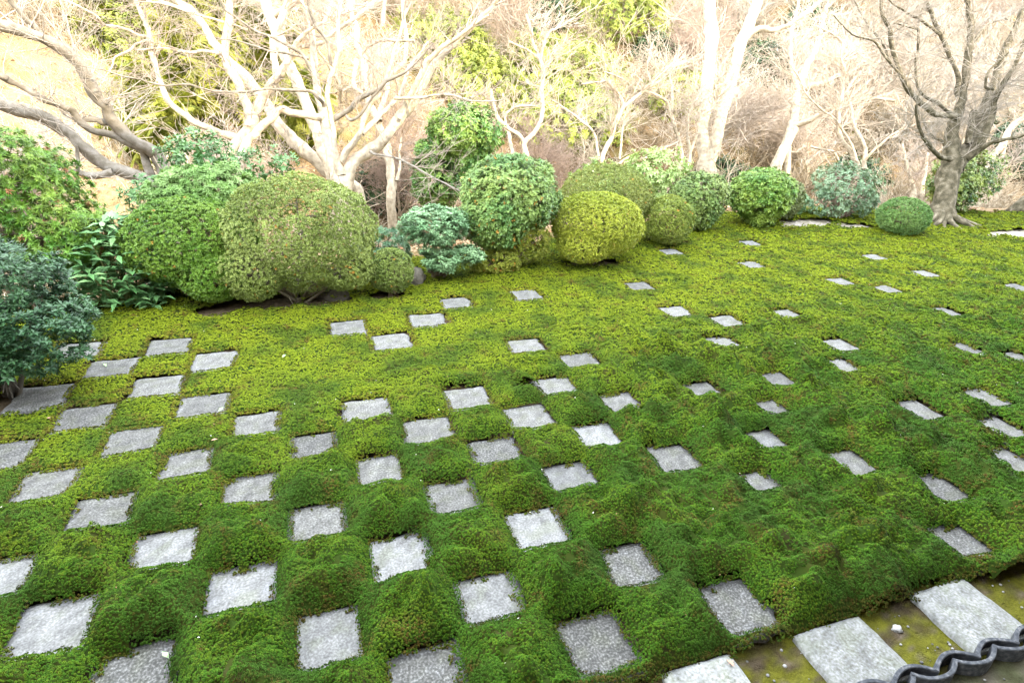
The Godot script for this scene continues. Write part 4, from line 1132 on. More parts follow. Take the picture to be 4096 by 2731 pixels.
	tree("multi_stem_tree", "small bare tree with a fan of thin stems, behind the loose blue green shrub", "tree", [
		"12.92,0.51,-8.32,0.137 12.81,0.85,-8.47,0.119 12.53,1.24,-8.71,0.109 12.42,1.55,-8.84,0.108 12.45,1.92,-8.96,0.081 12.51,2.29,-9.06,0.074 12.54,2.66,-9.18,0.067 12.56,2.94,-9.25,0.067 12.46,3.23,-9.38,0.053 12.49,3.57,-9.48,0.053 12.25,3.76,-9.61,0.040 11.79,3.95,-9.81,0.030",
		"13.08,0.55,-8.28,0.116 13.22,1.04,-8.53,0.106 13.14,1.37,-8.79,0.103 13.08,1.61,-8.99,0.090 13.11,2.01,-9.25,0.076 13.10,2.38,-9.50,0.070 13.31,2.67,-9.63,0.056 13.62,2.94,-9.72,0.042",
		"12.83,0.73,-8.34,0.082 12.65,1.17,-8.50,0.068 12.43,1.44,-8.60,0.060 12.09,1.80,-8.77,0.053 11.74,1.97,-8.86,0.046 11.32,2.32,-9.06,0.043 11.12,2.67,-9.19,0.039 10.83,3.01,-9.34,0.032",
		"13.01,0.77,-8.29,0.075 13.15,1.05,-8.19,0.061 13.47,1.45,-8.07,0.047 13.81,1.78,-7.92,0.033",
		"12.29,0.75,-8.43,0.061 12.09,0.97,-8.48,0.067 11.82,1.01,-8.48,0.047 11.37,1.09,-8.56,0.046"
	], M.bark, {"twigs": 7.0, "twig_len": 1.1, "fine": 0.004, "twig_col": Color(0.42, 0.35, 0.27)})
	tree("zelkova", "big tree with a dark stained leaning trunk and spreading roots at the right", "tree", [
		"11.52,0.05,-4.69,0.500 11.60,0.36,-4.78,0.446 11.68,0.64,-4.87,0.415 11.74,0.96,-4.97,0.420 11.77,1.17,-5.04,0.414 11.79,1.42,-5.12,0.307 11.80,1.67,-5.21,0.259 11.86,2.00,-5.32,0.235 11.95,2.25,-5.38,0.164 12.02,2.50,-5.45,0.135 12.10,2.95,-5.62,0.152 12.15,3.28,-5.73,0.140 12.21,3.58,-5.83,0.122 12.22,3.85,-5.93,0.116 12.18,4.12,-6.04,0.104 12.12,4.41,-6.18,0.087",
		"11.88,1.08,-4.99,0.350 12.07,1.30,-5.07,0.333 12.30,1.52,-5.13,0.292 12.55,1.89,-5.26,0.239 12.70,2.20,-5.39,0.194 12.89,2.52,-5.51,0.180 13.09,2.90,-5.66,0.165 13.29,3.28,-5.81,0.163 13.56,3.72,-5.96,0.136 13.80,4.11,-6.10,0.106 14.00,4.49,-6.25,0.091",
		"12.05,1.32,-4.93,0.206 12.16,1.52,-4.88,0.193 12.25,1.83,-4.90,0.145 12.35,2.23,-4.96,0.129 12.31,2.47,-4.99,0.103 12.35,2.68,-4.97,0.102 12.49,2.98,-4.96,0.084 12.54,3.24,-4.97,0.078 12.57,3.50,-4.98,0.072 12.67,3.87,-5.02,0.061",
		"12.09,1.59,-5.05,0.153 12.13,1.90,-5.13,0.135 12.18,2.22,-5.21,0.128",
		"11.80,2.10,-5.28,0.105 11.58,2.10,-5.25,0.104 11.22,2.12,-5.29,0.103 10.90,2.29,-5.38,0.103 10.62,2.48,-5.47,0.102 10.40,2.71,-5.55,0.096 10.20,3.05,-5.68,0.084 10.06,3.38,-5.79,0.077 9.97,3.63,-5.84,0.066 9.78,3.81,-5.89,0.060 9.69,4.16,-5.99,0.049",
		"11.82,1.28,-4.99,0.088 11.35,1.30,-4.96,0.093 11.03,1.44,-4.93,0.091 10.71,1.63,-4.92,0.079 10.43,1.84,-4.90,0.066 10.22,2.13,-4.91,0.049 10.04,2.30,-4.84,0.032",
		"11.81,2.13,-5.30,0.070 11.53,2.21,-5.36,0.070 11.32,2.33,-5.41,0.063 11.04,2.43,-5.48,0.052 10.84,2.63,-5.57,0.051 10.77,3.04,-5.72,0.051 10.79,3.39,-5.80,0.051 10.75,3.65,-5.87,0.045 10.60,3.67,-5.85,0.033 10.18,3.73,-5.95,0.025",
		"11.87,2.49,-5.45,0.093 11.82,2.61,-5.47,0.093 11.82,2.85,-5.53,0.087 11.66,3.14,-5.67,0.086 11.51,3.40,-5.79,0.086 11.37,3.69,-5.92,0.086 11.22,3.94,-6.04,0.074 11.07,4.19,-6.15,0.068 10.95,4.33,-6.20,0.056",
		"10.23,2.79,-5.48,0.055 9.83,3.09,-5.59,0.044 9.48,3.38,-5.68,0.038 8.98,3.46,-5.72,0.027 8.54,3.76,-5.85,0.021",
		"10.07,2.95,-5.61,0.039 10.02,3.44,-6.04,0.039 9.95,3.73,-6.39,0.034 9.91,4.12,-6.77,0.029 10.00,4.32,-7.00,0.023",
		"12.18,1.49,-4.85,0.128 12.20,1.67,-4.64,0.080 12.23,1.76,-4.38,0.062 12.24,1.86,-4.14,0.055 12.44,2.06,-3.87,0.043",
		"12.13,2.64,-4.96,0.056 11.88,2.69,-4.96,0.050 11.89,2.98,-4.98,0.044 12.00,3.16,-4.91,0.039 12.05,3.30,-4.85,0.027",
		"11.32,3.61,-5.84,0.057 10.90,3.77,-5.86,0.050 10.45,3.91,-5.89,0.039 10.00,4.04,-5.91,0.027 9.67,4.18,-5.89,0.021",
		"11.99,1.36,-5.33,0.060 12.08,1.56,-5.62,0.061 12.13,1.60,-5.86,0.056 12.18,1.80,-6.17,0.044 12.33,1.98,-6.44,0.032",
		"12.26,3.50,-5.80,0.064 12.80,3.80,-6.07,0.060 13.30,3.96,-6.28,0.049 13.94,4.07,-6.42,0.037"
	], M.bark_dark, {"twigs": 9.0, "twig_len": 0.8, "fine": 0.0026, "twig_col": Color(0.3, 0.26, 0.21)})
	tree("mossy_trunk_tree", "short thick mossy trunk leaning out of the right edge beside pale gravel", "tree", [
		"14.78,-0.53,-5.51,0.468 14.84,-0.29,-5.47,0.418 14.90,-0.08,-5.41,0.376 15.06,0.21,-5.35,0.327 15.50,0.72,-5.31,0.279 15.75,1.16,-5.29,0.224"
	], M.bark_dark, {"twigs": 1.0})
	tree("background_trunk", "sunlit branching trunk in the gap at the right edge, behind the dark stained tree", "tree", [
		"17.17,0.21,-7.83,0.191 17.37,0.59,-7.98,0.182 17.57,0.92,-8.11,0.182 17.90,1.22,-8.18,0.174 18.20,1.68,-8.33,0.192 18.62,1.95,-8.35,0.138 19.02,2.17,-8.36,0.110",
		"17.67,0.52,-7.80,0.100 17.73,0.81,-7.97,0.100 17.93,1.14,-8.12,0.110",
		"16.09,0.70,-7.86,0.079 16.56,0.70,-7.58,0.070 16.69,0.60,-7.37,0.070 16.96,0.79,-7.25,0.061 17.30,1.09,-7.16,0.052 17.61,1.39,-7.08,0.038"
	], M.bark, {"twigs": 5.0, "twig_len": 0.9, "fine": 0.005})
	tree("background_trunk", "thin pale crooked trunk left of the dark stained tree, above the round blue green bush", "tree", [
		"17.14,-0.58,-9.79,0.173 17.19,-0.31,-9.90,0.122 17.14,-0.08,-10.03,0.112 17.09,0.15,-10.16,0.102 17.04,0.51,-10.36,0.091 16.99,0.97,-10.60,0.061"
	], M.bark, {"twigs": 6.0, "twig_len": 1.0, "fine": 0.005})
	tree("background_trunk", "short straight pale trunk just left of the dark stained tree's base", "tree", [
		"18.39,-0.74,-10.43,0.128 18.54,-0.31,-10.67,0.118 18.76,0.22,-10.92,0.097 18.92,0.61,-11.13,0.065"
	], M.bark, {"twigs": 6.0, "twig_len": 1.0, "fine": 0.005})
	var z := find_child("zelkova", false, false) as Node3D
	for d in [[-1.0, 0.55, 1.0], [-0.5, 0.85, 0.8], [-0.1, 0.9, 1.1], [0.5, 0.8, 1.35], [1.0, 0.45, 1.7], [1.0, 0.05, 1.4], [-1.0, -0.1, 0.7], [0.1, -1.0, 0.8]]:
		var g := Geo.new()
		var pts := PackedVector3Array()
		var rad := PackedFloat32Array()
		for k in 9:
			var u := k / 8.0
			var o := Vector3(d[0], 0, d[1]).normalized()
			var side := Vector3(-o.z, 0, o.x)
			pts.push_back(o * (0.1 + u * 0.72 * d[2]) + side * sin(u * 6.0 + d[0] * 3.0) * 0.06 + Vector3(0, 0.24 * (1.0 - u) ** 2.0 + 0.055 - 0.09 * u, 0))
			rad.push_back(lerpf(0.065, 0.02, u))
		g.tube(pts, rad, 9, Color(1.25, 1.22, 1.18), true, 0.12)
		put("root", g.mesh(), M.bark_dark, z)


func make_slope() -> void:
	var spray := frond_spray()
	var soft := sprig(9, 0.16, 0.06, 0.16)
	var broad := sprig(8, 0.2, 0.085, 0.14)
	var clear := [
		[-6.18, -17.68, 0.81, 0, "yellow green drooping conifer at the upper left corner"],
		[-3.54, -17.47, 1.33, 0, "yellow green drooping conifer above the leaning grey trunks"],
		[-3.72, -15.42, 1.59, 0, "yellow green drooping conifer seen through the left maple's limbs"],
		[-2.25, -16.93, 1.06, 0, "yellow green drooping conifer behind the twisted maple's crown"],
		[-4.76, -14.00, 0.98, 0, "yellow green drooping conifer low behind the leaning trunks"],
		[-4.33, -13.21, 0.80, 0, "yellow green drooping conifer just above the pale fluffy shrub"],
		[-1.78, -19.79, 1.17, 0, "yellow green drooping conifer at the top edge behind the twisted maple"],
		[-1.08, -14.26, 0.90, 0, "yellow green drooping conifer between the two maples' bases"],
		[-1.75, -14.51, 0.71, 0, "yellow green drooping conifer beside the dark cleft of the twisted maple"],
		[9.03, -19.34, 2.08, 1, "light green bush on the slope right of the forked tree's crown"],
		[8.22, -17.66, 1.97, 1, "light green bush on the slope right of the forked tree's low fork"],
		[7.88, -20.64, 1.27, 1, "light green bush on the slope left of the forked tree's upper stem"],
		[4.03, -19.83, 1.63, 1, "light green bush on the slope behind the main maple's right limb"],
		[5.11, -18.78, 1.45, 1, "light green bush on the slope between the main maple and the forked tree"],
		[13.38, -17.85, 1.40, 1, "light green bush on the slope left of the twin white trunks"],
		[-5.19, -17.42, 1.14, 1, "light green bush on the slope near the upper left maple twigs"],
		[13.10, -23.41, 1.99, 1, "light green bush on the slope high on the slope near the top edge"],
		[18.08, -18.91, 1.48, 2, "dark broadleaf bush on the slope right of the twin white trunks"],
		[18.10, -17.24, 0.95, 2, "dark broadleaf bush on the slope left of the hollow trunk"],
		[9.18, -23.35, 1.25, 2, "dark broadleaf bush on the slope high behind the forked tree"],
		[8.53, -24.87, 1.02, 2, "dark broadleaf bush on the slope at the top edge above the forked tree"],
		[13.85, -21.26, 0.75, 2, "dark broadleaf bush on the slope high between thin branches left of the white trunks"],
		[23.36, -22.87, 1.28, 2, "dark broadleaf bush on the slope high right of the hollow trunk tree"],
		[1.11, -12.69, 0.96, 2, "dark broadleaf bush on the slope low behind the main maple's pale straight trunk"],
		[18.95, -13.72, 1.10, 2, "dark broadleaf bush on the slope low between the loose shrub and the dark stained tree"],
		[27.57, -14.32, 1.73, 2, "dark broadleaf bush on the slope in the gap right of the dark stained tree"],
		[-5.02, -15.19, 0.61, 2, "dark broadleaf bush on the slope behind the leaning trunk"],
		[12.94, -13.94, 0.82, 2, "dark broadleaf bush on the slope low behind the round clipped shrubs"]]
	for b in clear:
		var at := Vector3(b[0], ground_y(b[0], b[1]), b[1])
		var r: float = b[2]
		if b[3] == 0:
			shrub("conifer", b[4], "conifer", at, [[Vector3(0, r * 0.2, 0), Vector3(r * 0.9, r * 1.1, r * 0.9)], [Vector3(0.1, r * 1.1, 0), Vector3(r * 0.6, r * 0.9, r * 0.6)]], spray, M.leaf_soft, 0.75, int(260 * r * r) + 90, [Color(0.17, 0.195, 0.014), Color(0.31, 0.31, 0.022)], {"upward": 0.1, "jitter": 0.5, "deep": 0.5, "lump": 0.16, "hole": 0.2, "stem_r": 0.03, "stem_col": Color(0.25, 0.17, 0.1)})
		elif b[3] == 1:
			shrub("slope_bush", b[4], "bush", at, [[Vector3(0, r * 0.25, 0), Vector3(r * 1.2, r * 0.8, r)], [Vector3(r * 0.5, r * 0.1, 0.1), Vector3(r * 0.8, r * 0.5, r * 0.7)]], soft, M.leaf_soft, 0.9, int(330 * r * r) + 120, [Color(0.17, 0.21, 0.025), Color(0.33, 0.36, 0.05)], {"deep": 0.5, "lump": 0.2, "hole": 0.15, "stem_r": 0.02})
		else:
			shrub("slope_bush", b[4], "bush", at, [[Vector3(0, r * 0.3, 0), Vector3(r * 1.1, r * 0.9, r)], [Vector3(-r * 0.5, r * 0.1, 0.1), Vector3(r * 0.8, r * 0.6, r * 0.7)]], broad, M.leaf_gloss, 0.9, int(330 * r * r) + 80, [Color(0.02, 0.05, 0.018), Color(0.05, 0.09, 0.025)], {"deep": 0.5, "lump": 0.2, "hole": 0.2, "stem_r": 0.02})
	# bare trees standing on the slope, grown from four seeds
	var cols := [Color(0.42, 0.35, 0.28), Color(0.38, 0.29, 0.22), Color(0.33, 0.25, 0.19), Color(0.46, 0.41, 0.34)]
	var protos := []
	for k in 4:
		protos.append(slope_tree_proto(100 + k * 7, [4.6, 5.4, 4.0, 5.0][k], M.bark, cols[k]))
	var r := RandomNumberGenerator.new()
	r.seed = 12
	var words := ["first", "second", "third", "fourth", "fifth", "sixth", "seventh", "eighth", "ninth", "tenth"]
	var bands := [[8.0, 7, "low"], [12.0, 8, "partway up"], [16.5, 10, "halfway up"], [21.0, 10, "high up"]]
	for b in bands:
		for k in b[1]:
			var u: float = (k + 0.5 + r.randf_range(-0.3, 0.3)) / b[1]
			var d: float = b[0] + r.randf_range(-1.5, 1.5)
			var z0 := -5.0 - d
			var mid := cam_pos.x + 0.5 * (cam_pos.z - z0)
			var half := 1.05 * (cam_pos.z - z0)
			var x := mid + (u * 2.0 - 1.0) * half
			var z := edge(x) - d
			var pk := r.randi() % 4
			var o: Node3D = protos[pk].duplicate()
			o.name = numbered("slope_tree")
			add_child(o)
			o.position = Vector3(x, ground_y(x, z), z)
			o.rotation.y = r.randf() * TAU
			o.scale = Vector3.ONE * r.randf_range(0.75, 1.15)
			tag(o, "bare twiggy tree %s the sunlit slope, %s from the left in its band" % [b[2] + " on" if b[2] == "low" else b[2], words[k]], "tree", "bare trees on the sunlit slope")
	for q in protos: q.free()
	# dry brush and leaf litter over the slope
	var kinds := []
	for k in 3:
		var g := Geo.new()
		var rr := RandomNumberGenerator.new()
		rr.seed = 60 + k
		for t in 7:
			var d := Vector3(rr.randfn() * 0.8, rr.randf_range(0.3, 1.2), rr.randfn() * 0.8).normalized()
			twigs(g, Vector3(rr.randf_range(-0.2, 0.2), 0, rr.randf_range(-0.2, 0.2)), d, rr.randf_range(0.5, 1.1), 0.01, 2, rr, Color.WHITE, 0.006)
		kinds.append(g.mesh())
	var where := [[], [], []]
	var tint := [PackedColorArray(), PackedColorArray(), PackedColorArray()]
	var leaves := []
	var ltint := PackedColorArray()
	for k in 6500:
		var d := 3.0 + 29.0 * r.randf() ** 1.15
		var span := cam_pos.z + 5.0 + d
		var x := cam_pos.x + 0.5 * span + (r.randf() * 2.0 - 1.0) * 1.15 * span
		var z := edge(x) - d
		if n_big.get_noise_2d(x * 2.2, z * 2.2) < -0.1 or d < 6.0 and r.randf() < 0.6 or x < 3.5 and d < 14.0 and r.randf() < 0.7: continue
		var hidden := false
		for b in clear:
			if absf(x - b[0]) < b[2] * 1.3 and z - b[1] > -b[2] and z - b[1] < 5.0:
				hidden = true
				break
		if hidden and r.randf() < 0.8: continue
		var s := r.randf_range(0.6, 1.4)
		var pk := k % 3
		(where[pk] as Array).append(Transform3D(Basis.from_euler(Vector3(r.randf_range(-0.5, 0.5), r.randf() * TAU, r.randf_range(-0.5, 0.5))).scaled(Vector3.ONE * s), Vector3(x, ground_y(x, z) - 0.05, z)))
		var c := Color(0.42, 0.36, 0.27).lerp(Color(0.23, 0.18, 0.11), clampf(0.4 + n_big.get_noise_2d(x * 3.0 + 80.0, z * 3.0) + r.randf_range(-0.3, 0.3), 0.0, 1.0))
		tint[pk].push_back(c)
	for pk in 3:
		var o := scatter("dry_brush", kinds[pk], M.twig, where[pk], tint[pk])
		tag(o, ["tangle of dry tan brush covering the sunlit slope", "tangle of pale bare brushwood covering the sunlit slope", "tangle of reddish dry twigs covering the sunlit slope"][pk], "brush")
	for k in 30000:
		var d := 0.4 + 26.0 * r.randf() ** 1.5
		var span := cam_pos.z + 5.0 + d
		var x := cam_pos.x + 0.5 * span + (r.randf() * 2.0 - 1.0) * 1.1 * span
		var z := edge(x) - d
		var s := r.randf_range(0.05, 0.11) * (1.0 + d * 0.03)
		leaves.append(Transform3D(Basis.from_euler(Vector3(r.randf_range(-0.9, 0.9), r.randf() * TAU, r.randf_range(-0.9, 0.9))).scaled(Vector3.ONE * s), Vector3(x, ground_y(x, z) + 0.02, z)))
		ltint.push_back(Color(0.42, 0.31, 0.18).lerp(Color(0.3, 0.15, 0.065), r.randf() ** 1.5))
	var lg := Geo.new()
	leaf(lg, Vector3(-0.5, 0, 0), Vector3(1, 0.1, 0), Vector3.UP, 1.0, 0.55, 0.3, 0.15)
	tag(scatter("leaf_litter", lg.mesh(), M.straw, leaves, ltint), "carpet of dry fallen leaves on the slope", "leaf litter")


func make_shrubs() -> void:
	var az := rosette(6, 0.034, 0.0125, 0.55, 2)
	var az_small := rosette(5, 0.028, 0.012, 0.6, 2)
	var box_leaf := sprig(6, 0.045, 0.024, 0.03)
	var cam_leaf := sprig(6, 0.075, 0.036, 0.07)
	var whorl := rosette(8, 0.078, 0.02, 0.2, 2, 0.25)
	var holly := sprig(8, 0.06, 0.021, 0.05)
	var lance := rosette(7, 0.07, 0.016, 0.3, 2, 0.25)
	var V := func(x: float, y: float, z: float) -> Vector3: return Vector3(x, y, z)
	# the big pair of clipped azaleas
	shrub("azalea", "large bright green clipped azalea dome, left half of the big pair", "azalea", Vector3(-2.45, 0, -3.0), [[Vector3(-0.02, 0.62, -0.2), Vector3(0.74, 0.5, 0.66)], [Vector3(0.22, 0.34, 0.3), Vector3(0.34, 0.28, 0.26)]], az, M.leaf_small, 0.9, 12350, [Color(0.09, 0.2, 0.014), Color(0.18, 0.29, 0.03)], {"lump": 0.035, "hole": 0.5, "odd": 0.006, "stems": 14, "group": "clipped azalea domes"})
	shrub("azalea", "largest clipped azalea dome, olive green with yellow leaves, right half of the big pair", "azalea", Vector3(-1.35, 0, -2.78), [[Vector3(0.08, 0.72, -0.2), Vector3(0.88, 0.66, 0.72)], [Vector3(-0.45, 0.4, 0.2), Vector3(0.36, 0.32, 0.28)], [Vector3(0.55, 0.35, 0.12), Vector3(0.34, 0.24, 0.26)]], az_small, M.leaf_small, 0.9, 17550, [Color(0.17, 0.225, 0.038), Color(0.32, 0.38, 0.1)], {"lump": 0.05, "hole": 0.34, "odd": 0.01, "stems": 22, "stem_r": 0.018, "stem_col": Color(0.15, 0.13, 0.09), "group": "clipped azalea domes"})
	shrub("azalea", "small round azalea at the right foot of the big pair", "azalea", Vector3(-0.26, 0, -2.7), [[Vector3(0, 0.29, -0.03), Vector3(0.27, 0.27, 0.26)]], az_small, M.leaf_small, 0.95, 1900, [Color(0.123, 0.189, 0.029), Color(0.217, 0.275, 0.058)], {"lump": 0.05, "odd": 0.01, "group": "clipped azalea domes"})
	shrub("azalea", "bright yellow green clipped azalea dome on bare twigs, in front of the olive dome", "azalea", Vector3(2.78, 0, -3.42), [[Vector3(0.08, 0.58, -0.05), Vector3(0.7, 0.46, 0.6)], [Vector3(-0.2, 0.35, 0.15), Vector3(0.4, 0.26, 0.38)]], az_small, M.leaf_small, 0.9, 10660, [Color(0.246, 0.304, 0.020), Color(0.392, 0.420, 0.043)], {"lump": 0.03, "hole": 0.5, "odd": 0.012, "odd_col": Color(0.4, 0.3, 0.04), "stems": 14, "group": "clipped azalea domes"})
	shrub("azalea", "broad olive green clipped dome standing behind the yellow green azalea", "azalea", Vector3(3.6, 0, -4.6), [[Vector3(0, 0.68, -0.1), Vector3(0.8, 0.55, 0.7)]], az_small, M.leaf_small, 0.9, 10400, [Color(0.174, 0.225, 0.036), Color(0.275, 0.304, 0.065)], {"lump": 0.035, "hole": 0.5, "odd": 0.01, "group": "clipped azalea domes"})
	shrub("azalea", "small round olive azalea right of the yellow green dome", "azalea", Vector3(4.5, 0, -4.12), [[Vector3(0.02, 0.42, -0.05), Vector3(0.41, 0.4, 0.4)]], az_small, M.leaf_small, 1.0, 3600, [Color(0.174, 0.239, 0.026), Color(0.275, 0.319, 0.051)], {"lump": 0.05, "hole": 0.35, "odd": 0.015, "group": "clipped azalea domes"})
	shrub("azalea", "low ragged yellow leaved azalea beneath the tall clipped camellia", "azalea", Vector3(1.3, 0, -3.35), [[Vector3(0.0, 0.16, 0.08), Vector3(0.36, 0.17, 0.25)], [Vector3(0.42, 0.4, -0.05), Vector3(0.33, 0.32, 0.3)], [Vector3(-0.25, 0.1, 0.1), Vector3(0.16, 0.11, 0.14)]], az_small, M.leaf_small, 1.0, 3400, [Color(0.189, 0.239, 0.022), Color(0.319, 0.334, 0.043)], {"lump": 0.12, "hole": 0.2, "odd": 0.03})
	shrub("camellia", "tall clipped camellia with glossy mixed leaves, left of the yellow green dome", "camellia", Vector3(1.5, 0, -3.55), [[Vector3(0.05, 0.98, -0.05), Vector3(0.68, 0.56, 0.6)], [Vector3(-0.2, 0.72, 0.1), Vector3(0.5, 0.42, 0.45)]], box_leaf, M.leaf_gloss, 0.88, 9000, [Color(0.087, 0.189, 0.043), Color(0.232, 0.319, 0.072)], {"lump": 0.07, "hole": 0.35, "deep": 0.3, "odd": 0.02, "stems": 12})
	shrub("camellia", "round clipped shrub on fanning thin stems, left of the round camellia", "shrub", Vector3(5.65, 0, -4.95), [[Vector3(0.05, 0.6, -0.1), Vector3(0.53, 0.44, 0.48)], [Vector3(0.0, 0.33, 0.02), Vector3(0.36, 0.3, 0.32)]], box_leaf, M.leaf_gloss, 0.85, 5000, [Color(0.080, 0.160, 0.032), Color(0.217, 0.275, 0.065)], {"lump": 0.07, "hole": 0.3, "deep": 0.3, "stems": 22, "stem_col": Color(0.28, 0.25, 0.2)})
	shrub("camellia", "round clipped camellia with glossy bright leaves at the middle of the back edge", "camellia", Vector3(7.15, 0, -5.08), [[Vector3(0.05, 0.6, -0.1), Vector3(0.6, 0.47, 0.54)], [Vector3(0.0, 0.22, 0.05), Vector3(0.26, 0.24, 0.24)]], cam_leaf, M.leaf_gloss, 0.7, 4400, [Color(0.072, 0.174, 0.023), Color(0.217, 0.304, 0.043)], {"lump": 0.06, "hole": 0.4, "deep": 0.3})
	shrub("dark_shrub", "narrow darker shrub tucked behind the round camellia's right side", "shrub", Vector3(8.15, 0, -5.55), [[Vector3(0.02, 0.42, 0), Vector3(0.32, 0.4, 0.32)]], box_leaf, M.leaf_small, 0.85, 1700, [Color(0.087, 0.123, 0.029), Color(0.174, 0.203, 0.058)], {"lump": 0.05, "deep": 0.3})
	shrub("loose_shrub", "loose blue green shrub with open twisted branches and gravel at its foot", "shrub", Vector3(9.5, 0, -5.42), [[Vector3(0.05, 0.68, -0.05), Vector3(0.72, 0.42, 0.6)], [Vector3(-0.35, 0.35, 0.05), Vector3(0.42, 0.26, 0.36)], [Vector3(0.4, 0.36, 0.05), Vector3(0.4, 0.26, 0.36)]], cam_leaf, M.leaf_small, 0.78, 1150, [Color(0.1, 0.18, 0.085), Color(0.19, 0.27, 0.14)], {"lump": 0.15, "hole": 0.08, "deep": 0.6, "stems": 18, "stem_r": 0.02, "stem_col": Color(0.24, 0.17, 0.13)})
	shrub("round_bush", "dense blue green ball shaped bush just left of the dark stained tree", "bush", Vector3(9.72, 0, -4.12), [[Vector3(0, 0.34, 0), Vector3(0.47, 0.35, 0.45)]], az_small, M.leaf_small, 1.1, 3800, [Color(0.102, 0.217, 0.043), Color(0.189, 0.290, 0.080)], {"lump": 0.025, "hole": 0.6})
	shrub("tiered_shrub", "light green tiered shrub with upturned leaves beside the half hidden rock", "shrub", Vector3(0.36, 0, -3.12), [[Vector3(0.05, 0.66, -0.1), Vector3(0.42, 0.26, 0.36)], [Vector3(0.1, 0.26, 0.1), Vector3(0.25, 0.13, 0.2)], [Vector3(0.35, 0.3, 0.02), Vector3(0.28, 0.12, 0.2)], [Vector3(-0.05, 0.42, 0.0), Vector3(0.2, 0.14, 0.18)]], holly, M.leaf_gloss, 1.0, 1500, [Color(0.102, 0.217, 0.087), Color(0.217, 0.348, 0.160)], {"lump": 0.15, "hole": 0.25, "deep": 0.5, "upward": 0.7, "jitter": 0.25, "stem_r": 0.016})
	shrub("camellia", "tall camellia with shiny leaves rising behind the tall clipped camellia", "camellia", Vector3(1.9, 0, -8.1), [[Vector3(0.15, 1.36, -0.1), Vector3(0.72, 0.52, 0.6)], [Vector3(-0.45, 0.4, -0.1), Vector3(0.5, 0.55, 0.45)], [Vector3(-0.55, 0.9, -0.1), Vector3(0.38, 0.25, 0.35)], [Vector3(0.2, 0.8, -0.1), Vector3(0.42, 0.5, 0.45)]], cam_leaf, M.leaf_gloss, 1.0, 3400, [Color(0.051, 0.145, 0.029), Color(0.189, 0.290, 0.051)], {"lump": 0.15, "hole": 0.2, "deep": 0.4, "upward": 0.2})
	shrub("pieris", "big pieris bush with whorled leaves and reddish tips at the left edge", "pieris", Vector3(-4.1, 0, -3.15), [[Vector3(-0.1, 1.1, -0.4), Vector3(0.72, 0.7, 0.7)], [Vector3(0.4, 0.72, -0.1), Vector3(0.5, 0.42, 0.5)], [Vector3(-0.7, 1.2, -0.1), Vector3(0.6, 0.6, 0.6)]], whorl, M.leaf_gloss, 0.82, 3000, [Color(0.065, 0.17, 0.016), Color(0.2, 0.29, 0.04)], {"lump": 0.12, "hole": 0.28, "deep": 0.4, "odd": 0.035, "odd_col": Color(0.3, 0.13, 0.06), "stem_r": 0.025})
	shrub("dark_holly", "dark glossy blue green shrub on a thin trunk in the left foreground", "shrub", Vector3(-3.6, 0, -0.98), [[Vector3(0.0, 0.86, -0.2), Vector3(0.5, 0.32, 0.45)], [Vector3(0.3, 0.6, 0.0), Vector3(0.4, 0.2, 0.36)], [Vector3(0.14, 0.36, 0.05), Vector3(0.5, 0.17, 0.36)], [Vector3(-0.3, 0.55, 0.1), Vector3(0.5, 0.3, 0.4)]], holly, M.leaf_gloss, 0.9, 3000, [Color(0.018, 0.056, 0.02), Color(0.055, 0.125, 0.045)], {"lump": 0.14, "hole": 0.12, "deep": 0.4, "upward": 0.6, "jitter": 0.3, "stem_r": 0.02, "stem_col": Color(0.07, 0.06, 0.05)})
	shrub("fluffy_shrub", "pale green fluffy shrub peeping over the big azalea pair's left half", "shrub", Vector3(-2.5, 0, -4.35), [[Vector3(0.1, 1.0, -0.2), Vector3(0.6, 0.28, 0.4)], [Vector3(-0.3, 0.85, 0), Vector3(0.35, 0.3, 0.3)]], lance, M.leaf_soft, 0.9, 1500, [Color(0.15, 0.28, 0.06), Color(0.27, 0.4, 0.13)], {"lump": 0.12, "hole": 0.4, "deep": 0.4})
	shrub("camellia_sprigs", "camellia with spaced dark leaves against the slope, above the big azalea pair", "camellia", Vector3(-2.2, 0, -4.9), [[Vector3(-0.25, 1.3, -0.1), Vector3(0.5, 0.34, 0.4)], [Vector3(0.5, 1.15, -0.1), Vector3(0.55, 0.24, 0.3)], [Vector3(-0.9, 0.8, 0.2), Vector3(0.3, 0.3, 0.3)]], cam_leaf, M.leaf_gloss, 1.0, 460, [Color(0.06, 0.15, 0.04), Color(0.13, 0.24, 0.08)], {"lump": 0.2, "hole": 0.1, "deep": 0.8, "stem_r": 0.012})
	shrub("bright_shrub", "sunlit shrub with large pale leaves left of the round clipped shrubs", "shrub", Vector3(6.8, 0, -8.1), [[Vector3(-0.2, 0.55, 0), Vector3(0.8, 0.5, 0.5)], [Vector3(0.0, -0.2, 0), Vector3(0.9, 0.7, 0.5)], [Vector3(-1.7, 0.3, 0.1), Vector3(0.7, 0.5, 0.4)]], cam_leaf, M.leaf_soft, 1.2, 1500, [Color(0.232, 0.348, 0.087), Color(0.377, 0.478, 0.174)], {"lump": 0.16, "hole": 0.12, "deep": 0.6})
	shrub("edge_shrub", "ragged dark leaved shrub at the right edge behind the root spread", "shrub", Vector3(13.4, 0, -5.6), [[Vector3(0.2, 0.75, -0.3), Vector3(0.9, 0.6, 0.6)], [Vector3(-0.5, 0.45, 0.0), Vector3(0.5, 0.4, 0.4)]], cam_leaf, M.leaf_gloss, 1.1, 1300, [Color(0.06, 0.13, 0.04), Color(0.25, 0.3, 0.05)], {"lump": 0.2, "hole": 0.1, "deep": 0.8})
